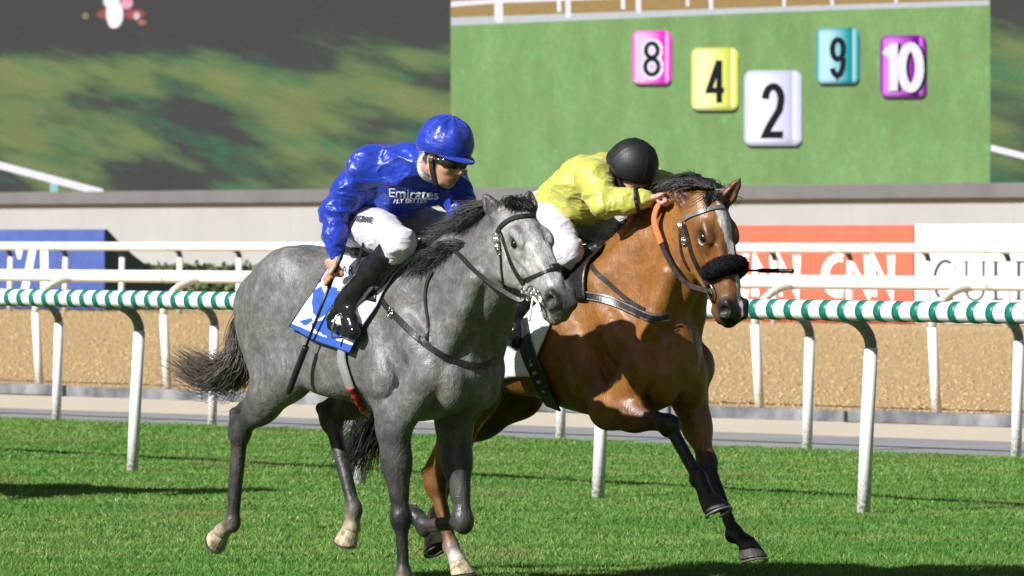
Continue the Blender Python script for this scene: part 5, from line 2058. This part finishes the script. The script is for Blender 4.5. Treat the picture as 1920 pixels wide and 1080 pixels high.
cb_ = frame_thing('saddle_cloth', BF, 'plain white saddle cloth in shade on the bay horse', 'saddle cloth')
Gb = cloth_sheet(BF, b_bvh, (-.18, 0, 1.54), (.42, 0, 1.54), [(900, 560), (880, 640), (890, 705)], [(1060, 545), (1035, 610), (1000, 700)], 40, 36, 0.012, 0.01)
grid_obj('cloth_near_side', Gb, lambda p, i, j: 0, [M_CLOTH_W], cb_)
Gl = Gb[::2, ::2] * np.array([1, -1, 1.0])
for a in range(Gl.shape[0]):
    for b in range(Gl.shape[1]):
        q, nn = snug(b_bvh, Gl[a, b], 0.0)
        Gl[a, b] = q + nn * 0.014 if a else Gb[0, min(2 * b, Gb.shape[1] - 1)]
grid_obj('cloth_far_side', Gl, lambda p, i, j: 0, [M_CLOTH_W], cb_)
gp = px_path(BF, b_bvh, [(984, 600), (992, 650), (1012, 700), (1040, 755), (1078, 803)], 30, 0.022)
sd_b = build_saddle(BF, b_bvh, 0.27, 'racing_saddle', 'black racing saddle with a wide printed black girth on the bay horse', [('girth', gp, 0.085, M_LEATHER)], 1.51)
for k, (f, w) in enumerate(((0.50, .006), (0.57, .016), (0.66, .020), (0.74, .018), (0.84, .010))):
    i = int(f * (len(gp[0]) - 1))
    p, n = gp[0][i], gp[1][i]
    tt = unit(gp[0][i + 1] - p)
    sdv = np.cross(tt, n)
    mb = MB()
    if w > 0.012:
        for a, b, lx, ly in ((-.7, 0, .25, 1.4), (.5, .5, 1.2, .3), (.9, -.2, .25, 1.0), (.2, -.5, .8, .25)):
            mb.box(p + n * 0.008 + sdv * a * w * .5 + tt * b * w * .5, (lx * w * .5, ly * w * .5, 0.002), np.stack([sdv, tt, n]))
    else:
        mb.box(p + n * 0.008, (w, w * .8, 0.002), np.stack([sdv, tt, n]))
    mb.build('girth_print', M_PRINT_W, sd_b)

# ================================================================== JOCKEYS
def m_satin(name, col, deep, rough=0.30, wr=0.5):
    m = new_mat(name, col, rough, spec=0.45)
    n = NT(m)
    co = n.coord()
    f = n.noise(co, 14, 4, 0.6)
    n.put(n.b.inputs['Base Color'], n.mix(n.rng(f, 0.3, 0.7), deep, col))
    w1 = n.noise(n.mapping(co, (1.0, 0.45, 1.3), (0.5, 0.3, 0.6)), 9, 2, 0.5, dist=1.2)
    w2 = n.noise(n.mapping(co, (2.2, 0.6, 0.9), (0.1, 0.9, 0.2)), 16, 2, 0.5, dist=0.8)
    rid = n.math('ABSOLUTE', n.math('SUBTRACT', w1, 0.5))
    h = n.math('ADD', n.math('MULTIPLY', rid, 2.0), n.math('MULTIPLY', w2, 0.35))
    n.bump(h, wr, 0.022)
    n.b.inputs['Sheen Weight'].default_value = 0.15
    return m
M_SILK_B = m_satin('satin_blue', (0.011, 0.042, 0.40), (0.007, 0.026, 0.29), 0.36, 0.30)
M_SILK_Y = m_satin('satin_yellow', (0.50, 0.495, 0.10), (0.41, 0.40, 0.065), 0.40, 0.25)
M_BREECH = m_satin('breeches_white', (0.56, 0.54, 0.60), (0.47, 0.45, 0.51), 0.6, 0.35)
M_BOOT = simple_mat('boot_black', (0.012, 0.012, 0.014), 0.16, var=0.3, scale=30, bump=0.12, bscale=25, bdist=0.01)
M_SKIN = new_mat('skin', (0.52, 0.29, 0.20), 0.5)
_n = NT(M_SKIN)
_n.put(_n.b.inputs['Base Color'], _n.attr('Col'))
_n.b.inputs['Subsurface Weight'].default_value = 0.08
_n.bump(_n.noise(_n.coord(), 160, 3), 0.15, 0.002)
M_CAP_K = simple_mat('cap_black', (0.009, 0.009, 0.010), 0.55, var=0.2, scale=50, bump=0.3, bscale=250, bdist=0.002)
M_LENS = new_mat('goggle_lens', (0.02, 0.018, 0.016), 0.08, spec=0.8)
M_STRAP = simple_mat('black_webbing', (0.012, 0.012, 0.013), 0.6)
M_WHIP = simple_mat('whip_black', (0.012, 0.012, 0.013), 0.4)

def head_frame(fwd, up):
    f = unit(fwd)
    u = unit(np.asarray(up) - f * (np.asarray(up) @ f))
    return np.stack([f, np.cross(u, f), u])      # forward, left, up

def add_fist(F, wrist, c, grip, palm_n, sk, knuck, side=1):
    """closed hand round a rod along grip; fingers wrap to the palm_n side"""
    k = unit(c - wrist)
    g = unit(np.asarray(grip) - k * (np.asarray(grip) @ k) * 0.6)
    n = unit(np.asarray(palm_n) - g * (np.asarray(palm_n) @ g))
    F.cone(wrist - k * 0.05, wrist + k * 0.01, 0.027, 0.024, 0.012, sk, n, 0.75)
    F.ell(c, (0.040, 0.040, 0.017), np.stack([k, g, n]), 0.014, sk)
    for i, L in zip((-1.5, -0.5, 0.5, 1.5), (0.85, 1.0, 1.03, 0.95)):
        a = c + k * 0.034 + g * i * 0.0195
        b = a + (k * 0.014 + n * 0.028) * L
        d = b + (-k * 0.028 + n * 0.010) * L
        e = d + (-k * 0.016 - n * 0.014) * L
        F.chain([a - k * .01, a, b, d, e], [0.0100, 0.0102, 0.0095, 0.0088, 0.0078], 0.004, knuck if abs(i) < 1 else sk)
    t0 = c - k * 0.022 + g * 0.030 * side
    t1 = c + k * 0.006 + g * 0.044 * side + n * 0.018
    t2 = c + k * 0.030 + g * 0.036 * side + n * 0.036
    F.chain([t0, t1, t2], [0.015, 0.0115, 0.0095], 0.006, sk)

def add_face(F, H, A, sk, lip):
    h = lambda x, y, z: H + A[0] * x + A[1] * y + A[2] * z
    E = lambda c, r, k, col, **kw: F.ell(c, r, A, k, col, **kw)
    E(h(0, 0, .03), (.098, .077, .105), .03, sk)
    E(h(.035, 0, -.045), (.060, .056, .070), .03, sk)
    E(h(.052, 0, -.098), (.026, .026, .022), .02, sk)                   # chin
    F.cone(h(.086, 0, .012), h(.108, 0, -.028), .011, .0155, .012, sk)  # nose
    for s in (-1, 1):
        E(h(.100, .012 * s, -.034), (.010, .009, .008), .006, sk)
        E(h(.072, .032 * s, .022), (.018, .024, .009), .012, sk)        # brow
        E(h(.088, .031 * s, .005), (.013, .017, .010), .010, sk, sub=True)
        E(h(.078, .031 * s, .004), (.012, .013, .010), .004, (.10, .07, .06))
        E(h(.058, .044 * s, -.022), (.028, .018, .022), .02, sk)        # cheekbone
        F.cone(h(-.005, .066 * s, -.045), h(.035, .038 * s, -.095), .022, .020, .025, sk)   # jaw
        E(h(-.008, .078 * s, -.005), (.020, .008, .031), .006, sk)      # ear
        E(h(-.004, .086 * s, -.003), (.010, .006, .018), .004, tuple(c * .6 for c in sk), sub=True)
    E(h(.086, 0, -.062), (.010, .022, .006), .005, lip)
    E(h(.083, 0, -.073), (.010, .019, .006), .005, lip)

def jockey(fr, J, pal, label, name='jockey'):
    base = np.array([J['pelvis'][0], 0, J['pelvis'][2] - 0.15])
    root = empty(name, fr.world(base), fr.th)
    tag(root, label, 'person')
    def add(nm, me, parent=root):
        o = put(nm, me, parent)
        o.location = tuple(-base) if parent is root else (0, 0, 0)
        return o
    sk, lip = pal['skin'], pal['lip']
    A = J['headA']
    H = J['head']
    latv = unit(J['shL'] - J['shR'])
    # ---- body
    F = Flesh()
    add_face(F, H, A, sk, lip)
    F.chain([J['pelvis'], J['waist'], J['chest'], J['neck']], [.088, .080, .082, .040], .05, sk, latv, 1.2)
    for s in 'RL':
        F.chain([J['sh' + s], J['el' + s], J['wr' + s]], [.050, .038, .024], .02, sk)
        F.chain([J['hip' + s], J['kn' + s], J['an' + s]], [.075, .050, .034], .03, sk)
        F.cone(J['an' + s], J['toe' + s], .034, .026, .02, sk)
        add_fist(F, J['wr' + s], J['ha' + s], J['grip' + s], J['palm' + s], sk, pal['knuck'], J.get('thumb' + s, 1))
    F.cone(J['neck'], H - A[2] * .05 - A[0] * 0.03, .056, .050, .03, sk)
    V, Q = F.grow(0.0052)
    cols = F.colour(V, sk, 0.006)
    hx = (V - H) @ A.T
    hr = (smooth(.035 - hx[:, 0], 0, .012) * smooth(hx[:, 2], -.055, -.035) * (np.abs(hx[:, 1]) < .0765) * (np.linalg.norm(hx, axis=1) < .16))[:, None]
    cols = cols * (1 - hr) + np.array([.025, .018, .014]) * hr
    add('body', np_mesh('jockey_body', V, Q, M_SKIN, cols))
    b_bvh_ = bvh_of(V, Q)
    # ---- jacket
    F = Flesh()
    F.chain([J['pelvis'] + J.get('hem', np.zeros(3)), J['waist'], J['chest'], J['upper']], pal['torso'], .06, None, latv, 1.32)
    for p, r in J.get('bulge', []):
        F.ell(p, r, None, 0.05)
    for s in 'RL':
        F.ell(J['sh' + s], (.076, .076, .074), None, .04)
        F.cone(J['upper'], J['sh' + s], .080, .072, .05)
        e = J['el' + s]
        w = J['wr' + s]
        F.chain([J['sh' + s], J['sh' + s] * .45 + e * .55, e], [.076, .070, .060], .03)
        F.chain([e, e * .5 + w * .5, e * .1 + w * .9], [.060, .054, .040], .03)
        F.cone(e * .14 + w * .86, w, .037, .031, .008)
    F.cone(J['upper'], J['neck'] + unit(H - J['neck']) * 0.02, .080, .066, .03)
    V, Q = F.grow(0.0048)
    N = normals(V, Q)
    # gathered folds in the cloth: sharp-crested creases slanting round the sleeves, long ones across the back
    d = np.zeros(len(V))
    for si, s in enumerate('RL'):
        for (p0, p1, amp, fq) in ((J['sh' + s], J['el' + s], .0075, 34), (J['el' + s], J['wr' + s], .0085, 40)):
            ax = p1 - p0
            L = np.linalg.norm(ax)
            ax = ax / L
            e1 = unit(np.cross(ax, [0.3, 0.9, 0.2]))
            e2 = np.cross(ax, e1)
            r = V - p0
            t = r @ ax
            rad = np.linalg.norm(r - np.outer(t, ax), axis=1)
            ang = np.arctan2(r @ e2, r @ e1)
            wgt = smooth(t / L, -.20, .15) * smooth(1.10 - t / L, 0, .15) * smooth(.125 - rad, 0, .04)
            n1 = nz(V, 8, 4.0 + amp * 100 + si)
            n2 = nz(V, 13, 9.0 + amp * 70 + si)
            w1 = 1 - np.abs(np.sin(t * fq + 1.6 * np.sin(ang + n1) + 1.8 * n1))
            w2 = 1 - np.abs(np.sin(t * fq * .55 - 2.2 * np.sin(ang * 1.0 + 1.0) + 2.4 * n2))
            d += wgt * amp * (w1 ** 1.6 * (.5 + .5 * n2) + .8 * w2 ** 2.2 * (.5 - .5 * n1))
    for (sc_, sd_, am, kk) in (((5, 3, 8), 8.8, .011, 3.2), ((9, 5, 12), 3.4, .007, 3.6), ((17, 12, 20), 5.5, .0035, 3.0)):
        rg = (1 - np.abs(nz(V, sc_, sd_)) * kk).clip(0, 1)
        d += am * rg ** 1.5
    V = V + N * (d * pal['crease'] - .004)[:, None]
    jk = add('jacket', np_mesh('jacket', V, Q, pal['silk']))
    j_bvh = bvh_of(V, Q)
    # ---- breeches
    F = Flesh()
    F.chain([J['hipR'], J['pelvis'], J['hipL']], [.105, .110, .105], .05)
    F.ell(J['pelvis'] + np.array([.0, 0, -.01]), (.10, .15, .105), None, .06)
    for s in 'RL':
        F.chain([J['hip' + s], J['hip' + s] * .5 + J['kn' + s] * .5, J['kn' + s]], [x * pal.get('thigh', 1.0) for x in (.100, .084, .058)], .04)
        F.cone(J['kn' + s], J['kn' + s] * .75 + J['an' + s] * .25, .061, .055, .03)
    V, Q = F.grow(0.0065)
    N = normals(V, Q)
    V = V + N * (.007 * (1 - np.abs(nz(V, (7, 5, 11), 6.1)) * 3.2).clip(0, 1) ** 1.5 + .005 * (1 - np.abs(nz(V, (14, 9, 18), 2.1)) * 3.2).clip(0, 1) ** 1.5)[:, None]
    br = add('breeches', np_mesh('breeches', V, Q, M_BREECH))
    p_bvh = bvh_of(V, Q)
    # ---- boots
    for s in 'RL':
        k, a, t, hl = J['kn' + s], J['an' + s], J['toe' + s], J['heel' + s]
        F = Flesh()
        top = k * .80 + a * .20
        F.chain([top, k * .5 + a * .5, k * .12 + a * .88, a], [.068, .066, .054, .048], .03)
        F.chain([a, a * .35 + t * .65, t], [.044, .040, .032], .03)
        F.cone(a, hl, .042, .034, .03)
        dn = unit(np.cross(t - hl, np.cross(a - hl, t - hl)))
        if dn @ (a - hl) > 0:
            dn = -dn
        F.chain([hl + dn * .018, (hl + t) / 2 + dn * .020, t + dn * .014], [.026, .024, .024], .010)
        V, Q = F.grow(0.006)
        V = V + normals(V, Q) * (.003 * nz(V, 24, 9.1))[:, None]
        bo = add('boot', np_mesh('boot', V, Q, M_BOOT))
    # ---- headgear
    F = Flesh()
    hh = lambda x, y, z: H + A[0] * x + A[1] * y + A[2] * z
    F.ell(hh(-.012, 0, .070), pal['cap_r'], A, .02)
    F.ell(hh(-.022, 0, .048), (pal['cap_r'][0] * .96, pal['cap_r'][1] * .98, .085), A, .02)
    F.cone(hh(0, 0, -.20), hh(.01, 0, -.14), .16, .155, .012, sub=True)
    F.ops[-1].update(t='e', c=hh(.035, 0, -.105), r=np.array([.26, .30, .137]), ax=A)
    V, Q = F.grow(0.0055)
    N = normals(V, Q)
    hx = (V - hh(-.012, 0, .070)) @ A.T
    az = np.arctan2(hx[:, 1], hx[:, 0])
    if pal['peak']:
        # silk cover: pleats gathered to the button, loose ripples
        topw = smooth(hx[:, 2], .02, .10)
        V = V + N * (topw * .0045 * np.sin(az * 8 + 1.3 * nz(V, 12, 2.0)) + .004 * nz(V, 14, 7.7))[:, None]
    else:
        V = V + N * (.0030 * np.exp(-(np.abs(np.sin(az * 2 + .5)) / .07) ** 2) * smooth(hx[:, 2], -.08, .0) + .005 * smooth(.012 - np.abs(hx[:, 2] + .040 + .02 * np.cos(az)), 0, .008))[:, None]
    hel = add('helmet', np_mesh('helmet', V, Q, pal['cap']))
    if pal['peak']:
        G = np.zeros((7, 25, 3))
        for j in range(7):
            for i in range(25):
                a = math.radians(-66 + 132 * i / 24)
                r = 1.0 + 0.46 * j / 6 * math.cos(a) ** 1.0
                ext = (j / 6)
                x = math.cos(a) * (pal['cap_r'][0] - .010) * (1 + .42 * ext * max(0, math.cos(a * 1.36)))
                y = math.sin(a) * (pal['cap_r'][1] - .006) * (1 + .06 * ext * math.cos(a * 1.36))
                G[j, i] = hh(-.012 + x, y, .040 - .014 * ext * max(0, math.cos(a * 1.36)) - .012 * math.sin(a) ** 2)
        Vv = np.concatenate([(G + A[2] * .004).reshape(-1, 3), (G - A[2] * .003).reshape(-1, 3)])
        Fc = []
        for j in range(6):
            for i in range(24):
                q = [j * 25 + i, j * 25 + i + 1, (j + 1) * 25 + i + 1, (j + 1) * 25 + i]
                Fc.append(q)
                Fc.append([x + 175 for x in q[::-1]])
        for i in range(24):
            Fc.append([150 + i, 150 + i + 1, 325 + i + 1, 325 + i])
        add('peak', np_mesh('peak', Vv, Fc, pal['cap']), hel)
        MB().tube([hh(-.012, 0, .068 + pal['cap_r'][2] - .004), hh(-.012, 0, .068 + pal['cap_r'][2] + .006)], [.012, .008], 10).build('button', pal['cap'], hel, True)
    # chin strap, goggles
    for s in (-1, 1):
        pts = []
        for (x, y, z) in ((.0, .083 * s, .0), (.012, .080 * s, -.04), (.03, .060 * s, -.085), (.045, .030 * s, -.115), (.048, 0, -.122)):
            pts.append(hh(x, y, z))
        pts = catmull(pts, 14)
        cs = MB().ribbon(lift(pts, b_bvh_, .004), [A[1] * s + A[0] * .2] * len(pts), .022, .004).build('chin_strap', M_STRAP, root)
        cs.location = tuple(-base)
    gp_, gn_ = [], []
    for i in range(25):
        a = math.radians(-80 + 160 * i / 24)
        p = hh(.0, 0, .006)
        d = A[0] * math.cos(a) + A[1] * math.sin(a)
        loc, n, k, ds = b_bvh_.ray_cast(Vector(p + d * .3), Vector(-d))
        gp_.append(np.array(loc) + d * .008 if loc is not None else p + d * .09)
        gn_.append(d)
    for _ in range(4):
        gp_ = [gp_[0]] + [(gp_[i - 1] + gp_[i + 1]) / 2 * .5 + gp_[i] * .5 for i in range(1, 24)] + [gp_[-1]]
    gw = [.018 if (i < 4 or i > 20) else .044 - .014 * math.exp(-((i - 12) / 1.5) ** 2) for i in range(25)]
    gg = MB().ribbon([p + d * .004 for p, d in zip(gp_, gn_)], gn_, gw, .008).build('goggles', M_LENS, root, True)
    gg.location = tuple(-base)
    return root, jk, br, j_bvh, p_bvh, base

# ---------------------------------------------------------------- the jockey in blue on the grey
at = GF.at
JB = dict(pelvis=at(672, 398, -.02), waist=at(706, 372, -.03), chest=at(750, 335, -.04), upper=at(778, 312, -.04), neck=at(797, 302, -.05))
JB.update(hem=np.array([.03, 0, .01]))
JB.update(shR=at(690, 312, -.19), elR=at(628, 396, -.275), wrR=at(630, 478, -.30), haR=at(627, 503, -.31))
JB.update(shL=at(840, 340, .14), elL=at(866, 384, .14), wrL=at(866, 428, .06), haL=at(862, 444, .04))
JB.update(hipR=at(672, 415, -.115), knR=at(752, 455, -.20), anR=at(651, 568, -.255), toeR=at(664, 622, -.30), heelR=at(622, 602, -.27))
JB.update(hipL=at(728, 402, .11), knL=at(828, 428, .22), anL=at(770, 560, .25), toeL=at(785, 610, .27), heelL=at(745, 600, .26))
whip_a, whip_b = at(636, 488, -.325), at(540, 738, -.345)
JB.update(gripR=whip_b - whip_a, palmR=np.array([.5, -.75, .1]), gripL=np.array([0, 1.0, 0]), palmL=np.array([0, 0, -1.0]), thumbR=-1)
hd = at(833, 296, -.06)
JB.update(head=hd, headA=head_frame([.88, .22, -.33], [.30, .05, 1.0]))
JB.update(bulge=[(at(742, 378, -.02), (.12, .13, .085)), (at(790, 352, .02), (.09, .10, .08))])
PB = dict(skin=(0.50, 0.27, 0.185), lip=(0.36, 0.13, 0.10), knuck=(0.56, 0.28, 0.20), torso=[.104, .108, .116, .098], silk=M_SILK_B, crease=0.85, cap=M_SILK_B, cap_r=(.128, .114, .112), peak=True)
jb, jb_jk, jb_br, jb_jb, jb_pb, jb_base = jockey(GF, JB, PB, 'jockey in shiny blue silks and blue peaked cap looking down, riding the grey horse')
t1 = print_text('lettering', 'Emirates', GF, jb_jb, 729, 368, 91, 17, 0.06, M_PRINT_W, jb_jk, 0.006, bold=0.8)
t2 = print_text('lettering', 'FLY BETTER', GF, jb_jb, 738, 380, 62, 8.5, -0.03, M_PRINT_W, jb_jk, 0.006, shear=0.25, bold=0.5)
t3 = print_text('lettering', 'COSGRAVE', GF, jb_pb, 655, 413, 44, 11, 0.16, M_PRINT_D, jb_br, 0.005, bold=0.6)
for t in (t1, t2, t3):
    t.location = (0, 0, 0)
# white stock at the neck
A_ = JB['headA']
ring('neck_stock', JB['neck'] + (hd - JB['neck']) * .42 - A_[2] * .03, hd - JB['neck'], .058, .014, M_BREECH, jb).location = tuple(-jb_base)

wg = frame_thing('whip', GF, 'black whip held downwards in the right hand of the blue jockey', 'whip')
wd = unit(whip_b - whip_a)
MB().tube([whip_a - wd * .03, whip_a + wd * .14], .0095, 10).build('whip_handle', M_WHIP, wg, True)
MB().tube([whip_a + wd * .14, whip_a + wd * .46], [.0075, .006], 10).build('whip_shaft', M_WHIP, wg, True)
wl_ = np.linalg.norm(whip_b - whip_a)
MB().tube(catmull([whip_a + wd * .45, whip_a + wd * .47, whip_a + wd * (wl_ - .05), whip_b], 12), [.008, .013] + [.0145] * 8 + [.012, .008], 10).build('whip_flap', M_WHIP, wg, True)

# stirrups, part of the saddles
def stirrup(fr, J, parent, side):
    a, t, hl = J['an' + side], J['toe' + side], J['heel' + side]
    m = hl * .42 + t * .58
    f = unit(t - hl)
    s = np.array([0, 1.0, 0]) - f * f[1]
    s = unit(s)
    u = np.cross(f, s)
    if u[2] < 0:
        u = -u
    pts = [m - u * .05 + s * .055, m - u * .048 - s * .055]
    top = m + u * .075
    path = [pts[0], m + s * .060, m + s * .045 + u * .05, top, m - s * .045 + u * .05, m - s * .060, pts[1], pts[0]]
    MB().tube(path, .0055, 8).build('stirrup_iron', M_STEEL, parent, True)
    up = top + np.array([.03, -.06 * (1 if side == 'L' else -1) * -0.0, .28])
    up = np.array([top[0] + .06, top[1] * .82, top[2] + .30])
    MB().ribbon([top, up], [np.array([0, -1.0 if side == 'R' else 1.0, 0])] * 2, .018, .004).build('stirrup_leather', M_LEATHER, parent)
stirrup(GF, JB, sd_g, 'R')
stirrup(GF, JB, sd_g, 'L')

# ---------------------------------------------------------------- the jockey in yellow on the bay
at = BF.at
JY = dict(pelvis=at(1035, 402, 0), waist=at(1066, 374, 0), chest=at(1100, 345, -.02), upper=at(1134, 328, -.02), neck=at(1158, 326, -.02))
JY.update(shR=at(1112, 334, -.19), elR=at(1132, 384, -.235), wrR=at(1214, 372, -.115), haR=at(1236, 369, -.085))
JY.update(shL=at(1196, 338, .15), elL=at(1246, 348, .20), wrL=at(1272, 450, .20), haL=at(1284, 486, .21))
JY.update(hipR=at(1035, 418, -.115), knR=at(1068, 470, -.21), anR=at(968, 590, -.27), toeR=at(968, 640, -.30), heelR=at(935, 618, -.28))
JY.update(hipL=at(1090, 412, .11), knL=at(1180, 455, .22), anL=at(1110, 580, .26), toeL=at(1120, 625, .28), heelL=at(1085, 610, .27))
JY.update(gripR=np.array([.3, 1.0, .1]), palmR=np.array([.25, 0, -1.0]), gripL=np.array([0, 1.0, 0]), palmL=np.array([0, 0, -1.0]))
hdy = at(1180, 332, -.03)
JY.update(head=hdy, headA=head_frame([.76, .06, -.60], [.60, -.05, .76]))
JY.update(bulge=[(at(1090, 392, -.02), (.12, .12, .075))])
PY = dict(skin=(0.50, 0.28, 0.20), lip=(0.36, 0.13, 0.10), knuck=(0.56, 0.30, 0.22), torso=[.106, .110, .116, .098], silk=M_SILK_Y, crease=0.6, thigh=0.76, cap=M_CAP_K, cap_r=(.118, .110, .112), peak=False)
jy, jy_jk, jy_br, jy_jb, jy_pb, jy_base = jockey(BF, JY, PY, 'jockey in yellow silks and plain black helmet crouching low on the bay horse')
stirrup(BF, JY, sd_b, 'R')
stirrup(BF, JY, sd_b, 'L')
# black cuff band
cu = ring('cuff_band', JY['elR'] * .22 + JY['wrR'] * .78, JY['wrR'] - JY['elR'], .053, .009, M_STRAP, jy)
cu.location = tuple(-jy_base)
wy = frame_thing('whip', BF, 'thin black whip pointing sideways past the nose of the bay horse', 'whip')
wa, wb_ = at(1300, 500, .30), at(1489, 508, .36)
wa = at(1290, 506, .22)
wd = unit(wb_ - wa)
wl_ = np.linalg.norm(wb_ - wa)
MB().tube([wa - wd * .06, wa + wd * .12], .0085, 10).build('whip_handle', M_WHIP, wy, True)
MB().tube([wa + wd * .12, wa + wd * wl_ * .68], [.0065, .005], 10).build('whip_shaft', M_WHIP, wy, True)
MB().tube(catmull([wa + wd * wl_ * .66, wa + wd * wl_ * .75, wa + wd * wl_ * .95, wb_], 12), [.006, .009] + [.0105] * 8 + [.009, .004], 10).build('whip_flap', M_WHIP, wy, True)

# ---------------------------------------------------------------- a third runner, just out of the picture, whose shadow lies on the turf
third = bay.copy()
COL.objects.link(third)
third.name = 'bay_horse'
tag(third, 'following racehorse left of the picture, seen only by its shadow on the turf', 'horse')
for ch in bay.children:
    c = ch.copy()
    COL.objects.link(c)
    c.parent = third
    for g in ch.children:
        d = g.copy()
        COL.objects.link(d)
        d.parent = c
third.location = (-4.25, 39.2, 0.0)

# ---------------------------------------------------------------- crumbs of turf kicked up by the hooves
def flying_turf():
    V, Fc, cols = [], [], []
    for i in range(46):
        u = rng.uniform(380, 1420) if i % 3 else rng.uniform(360, 720)
        v = rng.uniform(880, 1060) if i % 3 else rng.uniform(760, 960)
        fr = GF if i % 2 else BF
        p = fr.world(fr.at(u, v, rng.uniform(-.35, .45)))
        if p[2] < 0.03:
            continue
        r = rng.uniform(.003, .010)
        b = len(V)
        for q in ((1, 0, 0), (-1, 0, 0), (0, 1, 0), (0, -1, 0), (0, 0, 1), (0, 0, -1)):
            V.append(p + np.array(q) * r * rng.uniform(.5, 1.4))
            cols.append((.05, .06, .02) if i % 4 else (.30, .32, .12))
        for f in ((0, 2, 4), (2, 1, 4), (1, 3, 4), (3, 0, 4), (2, 0, 5), (1, 2, 5), (3, 1, 5), (0, 3, 5)):
            Fc.append([b + k for k in f])
    m = new_mat('turf_crumb', (.06, .07, .02), .9)
    k = NT(m)
    k.put(k.b.inputs['Base Color'], k.attr('Col'))
    tag(put('flying_turf', np_mesh('flying_turf', V, np.array(Fc), m, np.array(cols), shade=False)), 'small crumbs of turf thrown up round the hooves', 'turf crumbs', kind='stuff')
flying_turf()
